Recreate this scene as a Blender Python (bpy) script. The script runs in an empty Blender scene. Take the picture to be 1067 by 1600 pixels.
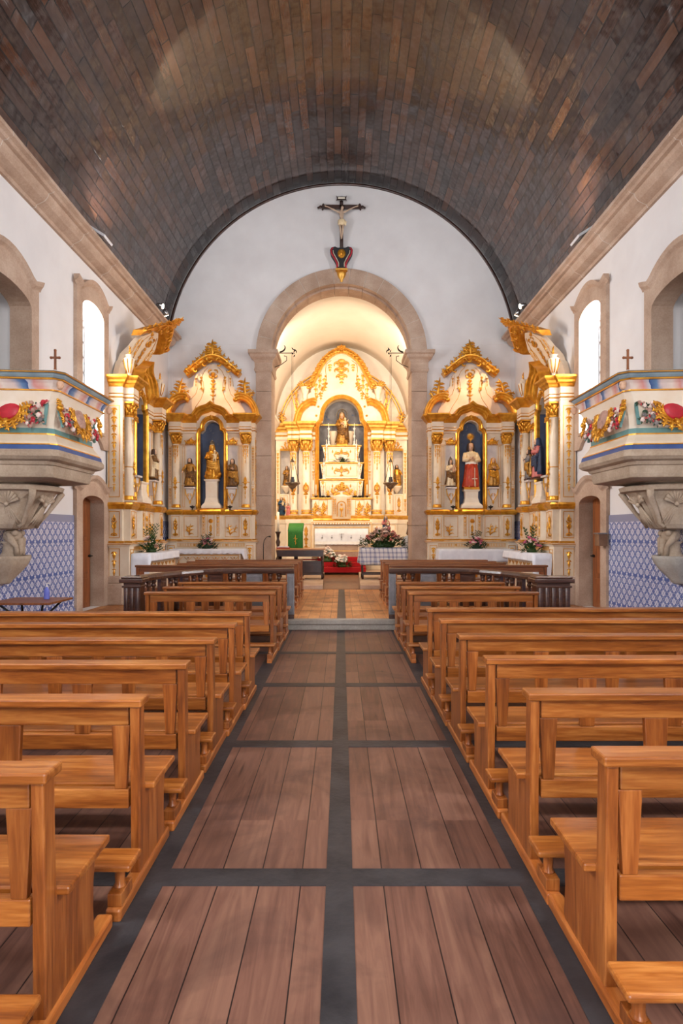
import bpy, math, random
from math import sin, cos, pi, radians, sqrt, atan2
from mathutils import Vector, Matrix
random.seed(7)
SC = bpy.context.scene
COL = SC.collection

# ------------------------------------------------------------------ camera, world, light, exposure
CAMH = 1.70
cd = bpy.data.cameras.new('camera'); cam = bpy.data.objects.new('camera', cd); COL.objects.link(cam)
cam.location = (0, 0, CAMH); cam.rotation_euler = (pi/2, 0, 0)
cd.sensor_fit = 'VERTICAL'; cd.sensor_height = 36; cd.sensor_width = 24
cd.lens = 899/1600*36; cd.shift_y = 0.02; cd.clip_start = .05; cd.clip_end = 200
SC.camera = cam
SC.view_settings.view_transform = 'Standard'; SC.view_settings.look = 'None'
SC.view_settings.gamma = 1; SC.view_settings.use_curve_mapping = False
SC.view_settings.exposure = -0.24
W = bpy.data.worlds.new('sky'); SC.world = W; W.use_nodes = True
W.node_tree.nodes['Background'].inputs[0].default_value = (.86, .92, 1, 1)
W.node_tree.nodes['Background'].inputs[1].default_value = 6.0

def light(name, kind, loc, target, power, color, size=1, size_y=None, spot=None, blend=.6, spread=None):
    d = bpy.data.lights.new(name, kind); o = bpy.data.objects.new(name, d); COL.objects.link(o)
    o.location = loc
    v = Vector(target)-Vector(loc); o.rotation_euler = v.to_track_quat('-Z', 'Y').to_euler()
    d.energy = power; d.color = color
    if kind == 'AREA':
        d.size = size
        if size_y: d.shape = 'RECTANGLE'; d.size_y = size_y
        if spread: d.spread = spread
    elif kind == 'SPOT':
        d.spot_size = spot; d.spot_blend = blend; d.shadow_soft_size = size
    else: d.shadow_soft_size = size
    return o
DAY = (.975, .965, .985); WARM = (1.0, .66, .34); SOFTW = (1.0, .82, .6)
for s in (-1, 1):
    # daylight through the side windows (outside the panes); the two rear pairs are added fill at unseen bays
    light('window_daylight', 'AREA', (s*5.75, 11.46, 5.1), (0, 11.0, 3.0), 800, DAY, .95, 2.6)
    light('added_rear_side_fill', 'AREA', (s*5.75, 2.2, 5.1), (0, 4.0, 1.5), 620, DAY, 1.0, 2.6)
    light('added_rear_side_fill', 'AREA', (s*5.75, -2.2, 5.1), (0, 2.0, 1.5), 620, DAY, 1.0, 2.6)
light('added_rear_high_fill', 'AREA', (0, -5.0, 6.6), (0, 9, 4.2), 560, DAY, 3.2, 3.0)  # added high fill from behind the camera, no such window seen
light('added_rear_low_fill', 'AREA', (0, -5.0, 1.7), (0, 9, 1.2), 120, DAY, 2.2, 3.0)  # added low fill at an unseen doorway

SPOTP = (1050, 560)
# warm lamps fixed on the chancel side of the arch, shining on the high altar, and one pair lighting the vault
for s in (-1, 1):
    light('chancel_lamp', 'AREA', (s*1.75, 17.75, 7.4), (0, 22.4, 4.8), 135, SOFTW, .5, .5)
    light('chancel_low_lamp', 'AREA', (s*2.3, 18.0, 4.4), (0, 22.4, 3.2), 62, SOFTW, .4, .4)

# ------------------------------------------------------------------ material helpers
def lin(c):
    return tuple(((x/255)/12.92 if x/255 <= .04045 else ((x/255+.055)/1.055)**2.4) for x in c)+(1,)
MATS = {}
class NT:
    def __init__(s, name):
        s.m = bpy.data.materials.new(name); s.m.use_nodes = True
        s.t = s.m.node_tree; s.n = s.t.nodes; s.l = s.t.links
        s.b = s.n['Principled BSDF']; MATS[name] = s.m
    def node(s, typ, **kw):
        n = s.n.new(typ)
        for k, v in kw.items():
            if k == 'inp':
                for i, x in v.items():
                    if hasattr(x, 'is_output') or isinstance(x, bpy.types.NodeSocket): s.l.new(x, n.inputs[i])
                    else: n.inputs[i].default_value = x
            else: setattr(n, k, v)
        return n
    def link(s, a, b): s.l.new(a, b)
    def math(s, op, a, b=0.0, c=0.0):
        n = s.node('ShaderNodeMath', operation=op, inp={0: a, 1: b, 2: c}); return n.outputs[0]
    def coord(s, kind='Object', scale=(1, 1, 1), loc=(0, 0, 0)):
        tc = s.node('ShaderNodeTexCoord')
        mp = s.node('ShaderNodeMapping', inp={0: tc.outputs[kind], 1: loc, 3: scale}); return mp.outputs[0]
    def noise(s, vec, scale, detail=4, rough=.55, dist=0):
        n = s.node('ShaderNodeTexNoise', inp={'Vector': vec, 'Scale': scale, 'Detail': detail, 'Roughness': rough, 'Distortion': dist}); return n.outputs['Fac']
    def ramp(s, fac, stops):
        r = s.node('ShaderNodeValToRGB', inp={0: fac}); e = r.color_ramp.elements
        while len(e) < len(stops): e.new(.5)
        for i, (p, c) in enumerate(stops): e[i].position = p; e[i].color = c
        return r.outputs[0]
    def mix(s, fac, a, b, blend='MIX'):
        n = s.node('ShaderNodeMix', data_type='RGBA', blend_type=blend)
        for i, x in ((0, fac), (6, a), (7, b)):
            if isinstance(x, bpy.types.NodeSocket): s.l.new(x, n.inputs[i])
            else: n.inputs[i].default_value = x
        return n.outputs[2]
    def bump(s, h, strength=.2, dist=.01):
        n = s.node('ShaderNodeBump', inp={'Height': h, 'Strength': strength, 'Distance': dist}); s.l.new(n.outputs[0], s.b.inputs['Normal'])
    def set(s, **kw):
        names = dict(color='Base Color', rough='Roughness', metal='Metallic', coat='Coat Weight', coatr='Coat Roughness', spec='Specular IOR Level', trans='Transmission Weight', sheen='Sheen Weight')
        for k, v in kw.items():
            i = s.b.inputs[names[k]]
            if isinstance(v, bpy.types.NodeSocket): s.l.new(v, i)
            else: i.default_value = v
        return s
def mottled(name, c1, c2, scale=3, rough=.6, metal=0, bump=.1, bdist=.01, detail=4, **kw):
    t = NT(name); v = t.coord(); f = t.noise(v, scale, detail)
    t.set(color=t.ramp(f, [(.3, lin(c1)), (.7, lin(c2))]), rough=rough, metal=metal, **kw)
    if bump: t.bump(t.noise(v, scale*6, 3), bump, bdist)
    return t.m
def wood(name, c1, c2, c3, axis, rough=.32, coat=.25, s=1.0):
    t = NT(name); sc = [14*s, 14*s, 14*s]; sc[axis] = 1.1*s
    tc = t.node('ShaderNodeTexCoord'); oi = t.node('ShaderNodeObjectInfo')
    off = t.node('ShaderNodeVectorMath', operation='SCALE', inp={0: (13.1, 7.7, 5.3), 3: oi.outputs['Random']})
    ad = t.node('ShaderNodeVectorMath', operation='ADD', inp={0: tc.outputs['Object'], 1: off.outputs[0]})
    mp = t.node('ShaderNodeMapping', inp={0: ad.outputs[0], 3: tuple(sc)}); v = mp.outputs[0]
    f = t.noise(v, 1.4, 6, .6, .6); g = t.noise(v, 7, 3, .5, .2)
    k = t.math('ADD', t.math('MULTIPLY', f, .75), t.math('MULTIPLY', g, .25))
    col = t.ramp(k, [(.33, lin(c1)), (.5, lin(c2)), (.68, lin(c3))])
    tint = t.math('ADD', .82, t.math('MULTIPLY', oi.outputs['Random'], .3))
    col = t.mix(1.0, col, t.node('ShaderNodeCombineColor', inp={0: tint, 1: tint, 2: tint}).outputs[0], 'MULTIPLY')
    t.set(color=col, rough=rough, coat=coat, coatr=.25); t.bump(g, .12, .004)
    return t.m

# plaster, stone and small plain materials
mottled('white_plaster', (222, 218, 216), (232, 229, 227), 1.2, .75, bump=.08)
mottled('chancel_plaster', (235, 226, 214), (242, 235, 224), 1.2, .75, bump=.05)
def stone_mat(name, c1, c2, c3):
    t = NT(name); v = t.coord(); f = t.noise(v, 1.6, 6, .62); g = t.noise(v, 38, 3)
    col = t.ramp(f, [(.3, lin(c1)), (.52, lin(c2)), (.72, lin(c3))])
    col = t.mix(.09, col, t.ramp(g, [(.35, lin((120, 104, 88))), (.65, lin((235, 225, 210)))]))
    t.set(color=col, rough=.78); t.bump(g, .25, .006)
stone_mat('granite', (162, 132, 110), (184, 156, 134), (204, 180, 160))
stone_mat('grey_stone', (136, 128, 120), (160, 152, 142), (182, 174, 164))
stone_mat('carved_stone', (150, 128, 106), (178, 156, 132), (200, 182, 160))
mottled('dark_slate', (34, 34, 38), (62, 60, 62), 4, .5, bump=.3)
mottled('mortar', (205, 195, 182), (220, 212, 200), 5, .9)
mottled('gold_leaf', (190, 122, 26), (236, 176, 62), 7, .3, .6, .15, .004)
mottled('pale_gold', (204, 140, 46), (240, 188, 88), 7, .34, .45, .12, .004)
mottled('cream_lacquer', (220, 200, 172), (232, 216, 192), 4, .42, bump=.05)
mottled('altar_cream', (240, 222, 196), (248, 236, 216), 4, .42, bump=.05)
mottled('marbled_lacquer', (196, 186, 182), (232, 222, 212), 3.2, .42, bump=.04)
mottled('niche_blue', (62, 74, 100), (96, 106, 128), 2.2, .7, bump=.05)
mottled('niche_grey', (84, 84, 92), (128, 128, 134), 3.2, .7, bump=.05)
mottled('cloud_paint', (206, 178, 160), (222, 198, 184), 5, .7, bump=.03)
mottled('black_iron', (28, 26, 26), (44, 40, 38), 8, .45, .5)
mottled('aged_silver', (120, 108, 92), (178, 160, 130), 12, .3, .8, .3, .004)
mottled('chrome', (190, 190, 190), (215, 215, 215), 6, .22, .9, 0)
mottled('white_paint', (228, 228, 228), (238, 238, 238), 5, .5, bump=.03)
mottled('candle_wax', (238, 228, 205), (246, 240, 224), 5, .5, bump=.02)
mottled('white_ceramic', (232, 228, 222), (244, 242, 238), 8, .25, bump=.04)
mottled('skin_tone', (206, 160, 128), (224, 184, 152), 8, .5, bump=.03)
mottled('pale_corpus', (190, 160, 134), (212, 186, 160), 8, .5, bump=.05)
mottled('dark_hair', (50, 32, 22), (78, 50, 32), 30, .6, bump=.3)
mottled('gilded_robe', (120, 74, 26), (214, 158, 64), 16, .4, .35, .4, .006)
mottled('brown_robe', (66, 44, 26), (150, 104, 46), 18, .5, .15, .3, .006)
mottled('cream_robe', (226, 198, 150), (242, 222, 184), 12, .55, bump=.1)
mottled('red_cloak', (176, 48, 22), (206, 74, 34), 8, .55, bump=.1)
mottled('blue_cloak', (22, 56, 84), (38, 84, 116), 8, .55, bump=.1)
mottled('rose_robe', (190, 96, 92), (216, 130, 120), 8, .55, bump=.1)
mottled('grey_habit', (92, 88, 88), (134, 126, 122), 10, .6, bump=.1)
mottled('navy_habit', (36, 44, 66), (58, 68, 92), 10, .6, bump=.1)
mottled('green_leaf', (30, 56, 22), (66, 96, 40), 14, .55, bump=.2)
mottled('deep_green_leaf', (18, 42, 26), (44, 72, 44), 14, .55, bump=.2)
mottled('pink_petal', (196, 76, 116), (226, 128, 156), 18, .6, bump=.2)
mottled('pale_petal', (226, 196, 186), (244, 226, 214), 18, .6, bump=.2)
mottled('white_petal', (232, 230, 218), (248, 246, 238), 18, .6, bump=.2)
mottled('dusty_petal', (150, 110, 96), (198, 158, 140), 18, .6, bump=.2)
mottled('crimson_paint', (168, 24, 40), (200, 40, 56), 6, .4, bump=.05)
mottled('blue_paint', (40, 66, 122), (62, 92, 150), 4, .5, bump=.05)
mottled('teal_paint', (88, 134, 132), (116, 158, 152), 4, .5, bump=.05)
mottled('slate_blue_paint', (118, 138, 148), (150, 168, 174), 4, .5, bump=.05)
mottled('green_brocade', (36, 108, 32), (52, 134, 44), 40, .7, bump=.2)
mottled('red_carpet', (150, 8, 16), (184, 16, 26), 60, .95, bump=.3)
mottled('white_cloth', (222, 224, 232), (236, 238, 244), 6, .85, bump=.08, bdist=.02)
mottled('dark_walnut', (40, 22, 16), (72, 42, 30), 5, .3, bump=.08, coat=.3)
mottled('grey_wood', (96, 92, 94), (140, 136, 138), 5, .35, bump=.08, coat=.3)
mottled('wire_black', (20, 20, 20), (32, 32, 32), 8, .5)
mottled('sign_white', (238, 238, 238), (246, 246, 246), 5, .4, bump=0)
mottled('sign_blue', (40, 60, 120), (50, 72, 140), 5, .4, bump=0)
mottled('sign_red', (216, 52, 60), (226, 80, 70), 5, .4, bump=0)
mottled('sign_green', (90, 170, 120), (120, 190, 140), 5, .4, bump=0)
mottled('clear_gel', (90, 100, 190), (120, 130, 210), 5, .2, bump=0)
mottled('dark_case', (22, 24, 26), (40, 42, 44), 5, .5)
mottled('plank_brown', (104, 72, 48), (140, 102, 72), 6, .4, bump=.1)

wood('pew_wood_long', (110, 54, 16), (156, 88, 32), (196, 128, 62), 0)
wood('pew_wood_upright', (102, 50, 17), (146, 79, 29), (184, 114, 54), 2)
wood('pew_wood_runner', (134, 68, 24), (170, 96, 40), (190, 120, 60), 1)
wood('door_wood', (96, 50, 22), (140, 78, 36), (168, 100, 52), 2, .45, .1)
wood('dark_pew_wood', (92, 46, 18), (126, 70, 30), (150, 92, 46), 0, .3, .3)
wood('rail_wood', (44, 22, 14), (74, 42, 28), (104, 68, 48), 0, .28, .5)
wood('chancel_table_top', (150, 96, 48), (184, 126, 70), (204, 150, 92), 0, .35, .3)

# varnished plank vault, in arc-length / depth coordinates
t = NT('varnished_vault_planks'); tc = t.node('ShaderNodeTexCoord')
sep = t.node('ShaderNodeSeparateXYZ', inp={0: tc.outputs['UV']})
wob = t.noise(tc.outputs['UV'], .6, 2)
comb = t.node('ShaderNodeCombineXYZ', inp={0: sep.outputs[1], 1: t.math('ADD', sep.outputs[0], t.math('MULTIPLY', wob, .05)), 2: 0.0})
br = t.node('ShaderNodeTexBrick', offset=.37, offset_frequency=2, inp={'Vector': comb.outputs[0], 'Color1': (0, 0, 0, 1), 'Color2': (1, 1, 1, 1), 'Mortar': (.5, .5, .5, 1), 'Scale': 1.0, 'Mortar Size': .012, 'Mortar Smooth': .3, 'Bias': 0.0, 'Brick Width': 1.05, 'Row Height': .2})
bw = t.node('ShaderNodeSeparateColor', inp={0: br.outputs['Color']}).outputs[0]
grainv = t.node('ShaderNodeMapping', inp={0: comb.outputs[0], 3: (1.2, 26, 1)}).outputs[0]
gr = t.noise(grainv, 1.2, 5, .6, .3)
k = t.math('ADD', t.math('MULTIPLY', bw, .62), t.math('MULTIPLY', gr, .38))
c = t.ramp(k, [(.12, lin((34, 21, 16))), (.4, lin((54, 33, 24))), (.68, lin((74, 45, 30))), (.95, lin((112, 68, 38)))])
big = t.noise(tc.outputs['UV'], .45, 3)
c = t.mix(t.ramp(big, [(.42, (0, 0, 0, 1)), (.6, (.45, .45, .45, 1))]), c, lin((38, 28, 26)))
c = t.mix(br.outputs['Fac'], c, lin((16, 10, 8)))
t.set(color=c, rough=t.math('ADD', t.math('ADD', .06, t.math('MULTIPLY', gr, .12)), t.math('MULTIPLY', t.math('FRACT', t.math('MULTIPLY', bw, 7.0)), .26)), coat=.45, coatr=.07, spec=.7)
row = t.math('FLOOR', t.math('DIVIDE', t.node('ShaderNodeSeparateXYZ', inp={0: comb.outputs[0]}).outputs[1], .2))
frr = t.math('FRACT', t.math('DIVIDE', t.node('ShaderNodeSeparateXYZ', inp={0: comb.outputs[0]}).outputs[1], .2))
facet = t.math('MULTIPLY', t.math('SUBTRACT', bw, .5), t.math('MULTIPLY', frr, .5))
rw = t.node('ShaderNodeCombineXYZ', inp={0: t.math('MULTIPLY', sep.outputs[1], 1.3), 1: t.math('MULTIPLY', row, 7.31), 2: t.math('MULTIPLY', sep.outputs[0], 1.5)}).outputs[0]
warp = t.noise(rw, 1.0, 3, .5)
h = t.math('ADD', t.math('ADD', facet, t.math('MULTIPLY', warp, 2.6)), t.math('ADD', t.math('MULTIPLY', gr, .12), t.math('MULTIPLY', br.outputs['Fac'], -.35)))
t.bump(h, .9, .05)

# old pine floor boards running along the nave, joined by stone strips built as geometry
def floor_mat(name, c1, c2, c3, rough, joint):
    t = NT(name); tc = t.node('ShaderNodeTexCoord')
    sep = t.node('ShaderNodeSeparateXYZ', inp={0: tc.outputs['Object']})
    X = t.math('ADD', sep.outputs[0], 40.0); wdt = .2
    q = t.math('DIVIDE', X, wdt); idx = t.math('FLOOR', q); fr = t.math('FRACT', q)
    py = t.math('FLOOR', t.math('DIVIDE', t.math('ADD', sep.outputs[1], 20.0), 1.8))
    rnd = t.node('ShaderNodeTexWhiteNoise', noise_dimensions='2D', inp={'Vector': t.node('ShaderNodeCombineXYZ', inp={0: idx, 1: py}).outputs[0]}).outputs[0]
    vec = t.node('ShaderNodeCombineXYZ', inp={0: t.math('MULTIPLY', X, 11.0), 1: t.math('MULTIPLY', sep.outputs[1], .9), 2: t.math('MULTIPLY', rnd, 9.0)}).outputs[0]
    g = t.noise(vec, 1.5, 6, .62, 1.1)
    st = t.noise(tc.outputs['Object'], 1.7, 5, .6, .6)
    k = t.math('ADD', t.math('MULTIPLY', g, .8), t.math('MULTIPLY', rnd, .2))
    c = t.ramp(k, [(.22, lin(c1)), (.5, lin(c2)), (.8, lin(c3))])
    c = t.mix(t.ramp(st, [(.5, (0, 0, 0, 1)), (.68, (.6, .6, .6, 1))]), c, lin((70, 48, 44)))
    kn = t.node('ShaderNodeTexVoronoi', inp={'Vector': vec, 'Scale': .55, 'Randomness': 1.0}).outputs['Distance']
    c = t.mix(t.ramp(kn, [(.03, (.8, .8, .8, 1)), (.09, (0, 0, 0, 1))]), c, lin((52, 32, 26)))
    gap = t.math('LESS_THAN', fr, .028)
    c = t.mix(gap, c, lin(joint))
    t.set(color=c, rough=t.math('ADD', rough, t.math('MULTIPLY', g, .2)), spec=.4)
    t.bump(t.math('SUBTRACT', t.math('MULTIPLY', g, .3), gap), .35, .006)
floor_mat('pine_floor', (74, 46, 38), (116, 80, 66), (144, 106, 86), .34, (36, 24, 22))
floor_mat('pine_floor_warm_lit', (146, 90, 48), (190, 128, 76), (214, 158, 106), .36, (60, 36, 24))  # same boards, with the warm lamplight put into the orange colour

# blue and white azulejo tiles
t = NT('azulejo_tiles'); tc = t.node('ShaderNodeTexCoord'); sep = t.node('ShaderNodeSeparateXYZ', inp={0: tc.outputs['Object']})
T = .19
u = t.math('ADD', t.math('DIVIDE', sep.outputs[1], T), t.math('DIVIDE', sep.outputs[0], T)); v = t.math('DIVIDE', sep.outputs[2], T)
def tri(x, k, o=0.0): return t.math('ABSOLUTE', t.math('SUBTRACT', t.math('FRACT', t.math('ADD', t.math('MULTIPLY', x, k), o)), .5))
a = tri(u, 1); b = tri(v, 1)
def ring(a, b, r, w):
    d = t.math('SQRT', t.math('ADD', t.math('MULTIPLY', a, a), t.math('MULTIPLY', b, b)))
    return t.math('LESS_THAN', t.math('ABSOLUTE', t.math('SUBTRACT', d, r)), w)
a2 = tri(u, 1, .5); b2 = tri(v, 1, .5); a3 = tri(u, 2); b3 = tri(v, 2)
m = t.math('MAXIMUM', ring(a, b, .3, .035), ring(a2, b2, .3, .03))
m = t.math('MAXIMUM', m, ring(a, b2, .1, .06)); m = t.math('MAXIMUM', m, ring(a2, b, .12, .04))
m = t.math('MAXIMUM', m, t.math('LESS_THAN', t.math('ABSOLUTE', t.math('SUBTRACT', a3, b3)), .045))
m = t.math('MAXIMUM', m, ring(a3, b3, .16, .05))
zz = sep.outputs[2]
band = t.math('LESS_THAN', t.math('ABSOLUTE', t.math('SUBTRACT', t.math('FRACT', t.math('DIVIDE', t.math('SUBTRACT', zz, .12), .57)), .5)), .045)
bow = t.math('LESS_THAN', t.math('ABSOLUTE', t.math('SUBTRACT', tri(u, 1), .2)), .16)
m = t.math('MAXIMUM', m, t.math('MULTIPLY', band, bow))
edge = t.math('GREATER_THAN', zz, 1.89)
m = t.math('MULTIPLY', m, t.math('SUBTRACT', 1.0, edge))
c = t.mix(m, lin((206, 208, 224)), lin((82, 100, 158)))
c = t.mix(edge, c, lin((134, 140, 168)))
grid = t.math('MAXIMUM', t.math('GREATER_THAN', tri(u, 2), .488), t.math('GREATER_THAN', tri(v, 2), .488))
c = t.mix(t.math('MULTIPLY', grid, .5), c, lin((150, 150, 160)))
t.set(color=c, rough=.22, spec=.5); t.bump(t.noise(tc.outputs['Object'], 14, 2), .06, .01)

t = NT('window_glass'); tr = t.node('ShaderNodeBsdfTransparent'); gl = t.node('ShaderNodeBsdfGlossy', inp={'Roughness': .05})
mx = t.node('ShaderNodeMixShader', inp={0: .06, 1: tr.outputs[0], 2: gl.outputs[0]})
t.link(mx.outputs[0], t.n['Material Output'].inputs[0])
t = NT('lit_bulb'); t.set(color=(1, .9, .7, 1)); t.b.inputs['Emission Color'].default_value = (1, .85, .6, 1); t.b.inputs['Emission Strength'].default_value = 14

# polychrome painted cove of the pulpits and the checked cloth
t = NT('marbled_cove_paint'); tc = t.node('ShaderNodeTexCoord'); sep = t.node('ShaderNodeSeparateXYZ', inp={0: tc.outputs['Object']})
s1 = t.math('ADD', t.math('MULTIPLY', t.math('ADD', sep.outputs[0], sep.outputs[1]), 1.9), t.math('MULTIPLY', t.noise(tc.outputs['Object'], 5, 3), .35))
fr = t.math('FRACT', s1)
t.set(color=t.ramp(fr, [(0, lin((40, 70, 124))), (.16, lin((96, 128, 168))), (.34, lin((210, 190, 184))), (.55, lin((222, 206, 194))), (.8, lin((208, 142, 132))), (.96, lin((190, 190, 200)))]), rough=.45)
t = NT('checked_cloth'); tc = t.node('ShaderNodeTexCoord'); sep = t.node('ShaderNodeSeparateXYZ', inp={0: tc.outputs['Object']})
fx = t.math('FRACT', t.math('MULTIPLY', t.math('ADD', sep.outputs[0], sep.outputs[1]), 7.5)); fz = t.math('FRACT', t.math('MULTIPLY', sep.outputs[2], 7.5))
sm = t.math('ADD', t.math('LESS_THAN', fx, .32), t.math('LESS_THAN', fz, .32))
t.set(color=t.ramp(t.math('MULTIPLY', sm, .5), [(0, lin((236, 234, 236))), (.5, lin((190, 192, 208))), (1, lin((140, 144, 178)))]), rough=.85)

# ------------------------------------------------------------------ mesh helpers
class MB:
    def __init__(s): s.v = []; s.f = []; s.mi = []; s.sm = []; s.M = None
    def add(s, vs, fs, m=0, smooth=False):
        o = len(s.v)
        if s.M is not None: vs = [tuple(s.M @ Vector(p)) for p in vs]
        s.v += [tuple(p) for p in vs]; s.f += [tuple(i+o for i in f) for f in fs]
        s.mi += [m]*len(fs); s.sm += [smooth]*len(fs); return s
    def box(s, x0, x1, y0, y1, z0, z1, m=0):
        if x0 > x1: x0, x1 = x1, x0
        if y0 > y1: y0, y1 = y1, y0
        if z0 > z1: z0, z1 = z1, z0
        return s.add([(x0, y0, z0), (x1, y0, z0), (x1, y1, z0), (x0, y1, z0), (x0, y0, z1), (x1, y0, z1), (x1, y1, z1), (x0, y1, z1)],
                     [(0, 3, 2, 1), (4, 5, 6, 7), (0, 1, 5, 4), (1, 2, 6, 5), (2, 3, 7, 6), (3, 0, 4, 7)], m)
    def prism(s, poly, a, b, axis='y', m=0):
        n = len(poly)
        def P(p, d):
            return (p[0], d, p[1]) if axis == 'y' else ((d, p[0], p[1]) if axis == 'x' else (p[0], p[1], d))
        vs = [P(p, a) for p in poly]+[P(p, b) for p in poly]
        fs = [tuple(range(n)), tuple(range(2*n-1, n-1, -1))]+[(i, i+n, (i+1) % n+n, (i+1) % n) for i in range(n)]
        return s.add(vs, fs, m)
    def sweep(s, path, prof, m=0, smooth=False, closed=False):
        """path: (x,z,y) in the wall plane; prof: (offset along normal, forward offset)"""
        n = len(path); vs = []
        for i, p in enumerate(path):
            a = path[(i-1) % n] if (i > 0 or closed) else p; b = path[(i+1) % n] if (i < n-1 or closed) else p
            def nn(p, q):
                dx, dz = q[0]-p[0], q[1]-p[1]; l = math.hypot(dx, dz) or 1; return (-dz/l, dx/l)
            n1 = nn(a, p) if a is not p else nn(p, b); n2 = nn(p, b) if b is not p else n1
            nx, nz = n1[0]+n2[0], n1[1]+n2[1]; l = math.hypot(nx, nz) or 1; nx /= l; nz /= l
            c = max(.45, nx*n1[0]+nz*n1[1]); nx /= c; nz /= c
            y = p[2] if len(p) > 2 else 0
            for (o, f) in prof: vs.append((p[0]+nx*o, y-f, p[1]+nz*o))
        k = len(prof); fs = []
        for i in range(n if closed else n-1):
            j = (i+1) % n
            for q in range(k-1): fs.append((i*k+q, i*k+q+1, j*k+q+1, j*k+q))
            fs.append((i*k+k-1, i*k, j*k, j*k+k-1))
        if not closed: fs += [tuple(range(k-1, -1, -1)), tuple((n-1)*k+q for q in range(k))]
        return s.add(vs, fs, m, smooth)
    def plan(s, path, prof, m=0, closed=False):
        """path: (x,y) plan line; prof: (outward offset, z); outward is to the right of travel"""
        n = len(path); vs = []
        for i, p in enumerate(path):
            a = path[(i-1) % n] if (i > 0 or closed) else None; b = path[(i+1) % n] if (i < n-1 or closed) else None
            def nn(p, q):
                dx, dy = q[0]-p[0], q[1]-p[1]; l = math.hypot(dx, dy) or 1; return (dy/l, -dx/l)
            n1 = nn(a, p) if a else nn(p, b); n2 = nn(p, b) if b else n1
            nx, ny = n1[0]+n2[0], n1[1]+n2[1]; l = math.hypot(nx, ny) or 1; nx /= l; ny /= l
            c = max(.4, nx*n1[0]+ny*n1[1]); nx /= c; ny /= c
            for (o, z) in prof: vs.append((p[0]+nx*o, p[1]+ny*o, z))
        k = len(prof); fs = []
        for i in range(n if closed else n-1):
            j = (i+1) % n
            for q in range(k-1): fs.append((i*k+q, j*k+q, j*k+q+1, i*k+q+1))
        if closed:
            fs += [tuple(i*k for i in range(n))[::-1], tuple(i*k+k-1 for i in range(n))]
        else:
            for i in range(n-1): fs.append((i*k+k-1, (i+1)*k+k-1, (i+1)*k, i*k))
            fs += [tuple(range(k)), tuple((n-1)*k+q for q in range(k-1, -1, -1))]
        return s.add(vs, fs, m)
    def tube(s, pts, rad, n=6, fy=1.0, m=0, smooth=True):
        """round tube through pts; fy flattens it"""
        P = [Vector(p) for p in pts]; k = len(P); vs = []
        if not hasattr(rad, '__len__'): rad = [rad]*k
        up = None
        for i, p in enumerate(P):
            d = (P[min(i+1, k-1)]-P[max(i-1, 0)])
            d = d.normalized() if d.length > 1e-9 else Vector((0, 0, 1))
            if up is None: up = Vector((0, 1, 0)) if abs(d.y) < .9 else Vector((1, 0, 0))
            a = d.cross(up); a = a.normalized() if a.length > 1e-6 else Vector((1, 0, 0)); b = a.cross(d).normalized(); up = b
            for q in range(n):
                t_ = 2*pi*q/n; w = p+a*cos(t_)*rad[i]+b*sin(t_)*rad[i]*fy; vs.append(tuple(w))
        fs = [(i*n+q, i*n+(q+1) % n, (i+1)*n+(q+1) % n, (i+1)*n+q) for i in range(k-1) for q in range(n)]
        fs += [tuple(range(n-1, -1, -1)), tuple((k-1)*n+q for q in range(n))]
        return s.add(vs, fs, m, smooth)
    def lathe(s, prof, cx=0, cy=0, n=16, sx=1, sy=1, fold=0, fk=8, m=0, smooth=True, cz=0, a0=0, a1=2*pi, sway=None):
        full = abs(a1-a0-2*pi) < 1e-6; N = n if full else n+1; vs = []
        for j, pr in enumerate(prof):
            r, z = pr[0], pr[1]; ff = fold*(pr[2] if len(pr) > 2 else 1)
            ox, oy = sway(z) if sway else (0, 0)
            for i in range(N):
                a = a0+(a1-a0)*i/n; rr = r*(1+ff*sin(fk*a+z*3)+.5*ff*sin((fk*.618+2)*a+1))
                vs.append((cx+ox+rr*cos(a)*sx, cy+oy+rr*sin(a)*sy, cz+z))
        fs = []
        for j in range(len(prof)-1):
            for i in range(n):
                i2 = (i+1) % N; fs.append((j*N+i, j*N+i2, (j+1)*N+i2, (j+1)*N+i))
        if prof[0][0] > 1e-4: fs.append(tuple(range(N-1, -1, -1)))
        if prof[-1][0] > 1e-4: fs.append(tuple((len(prof)-1)*N+i for i in range(N)))
        return s.add(vs, fs, m, smooth)
    def ball(s, x, y, z, r, sx=1, sy=1, sz=1, n=8, m=0):
        pr = [(r*sin(pi*j/(n//2+1)), -r*cos(pi*j/(n//2+1))*sz) for j in range(n//2+2)]
        return s.lathe([(max(p[0], 1e-5), p[1]) for p in pr], x, y, n, sx, sy, m=m, cz=z)
    def leaf(s, x, y, z, ang, L, w, t=.015, m=0):
        c, d = cos(ang), sin(ang)
        pts = [(0, 0, 0), (L*.45, 0, w/2), (L, 0, 0), (L*.45, 0, -w/2), (L*.4, -t, 0), (L*.4, t*.6, 0)]
        return s.add([(x+p[0]*c-p[2]*d, y+p[1], z+p[0]*d+p[2]*c) for p in pts],
                     [(0, 1, 4), (1, 2, 4), (2, 3, 4), (3, 0, 4), (1, 0, 5), (2, 1, 5), (3, 2, 5), (0, 3, 5)], m)
    def curl(s, x, y, z, ang, L, turn, w, n=9, bulge=.5, m=0, ns=5):
        pts = [(x, y, z)]; rad = [w*.6]; st = L/n
        for i in range(n):
            t_ = (i+1)/n; ang += turn/n*(.35+1.3*t_)
            x += st*cos(ang)*(1-.35*t_); z += st*sin(ang)*(1-.35*t_)
            pts.append((x, y-sin(pi*t_*.9)*w*bulge, z)); rad.append(w*(1-t_)**.6*(.75+.45*sin(pi*t_))+w*.12)
        return s.tube(pts, rad, ns, .7, m)
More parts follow.
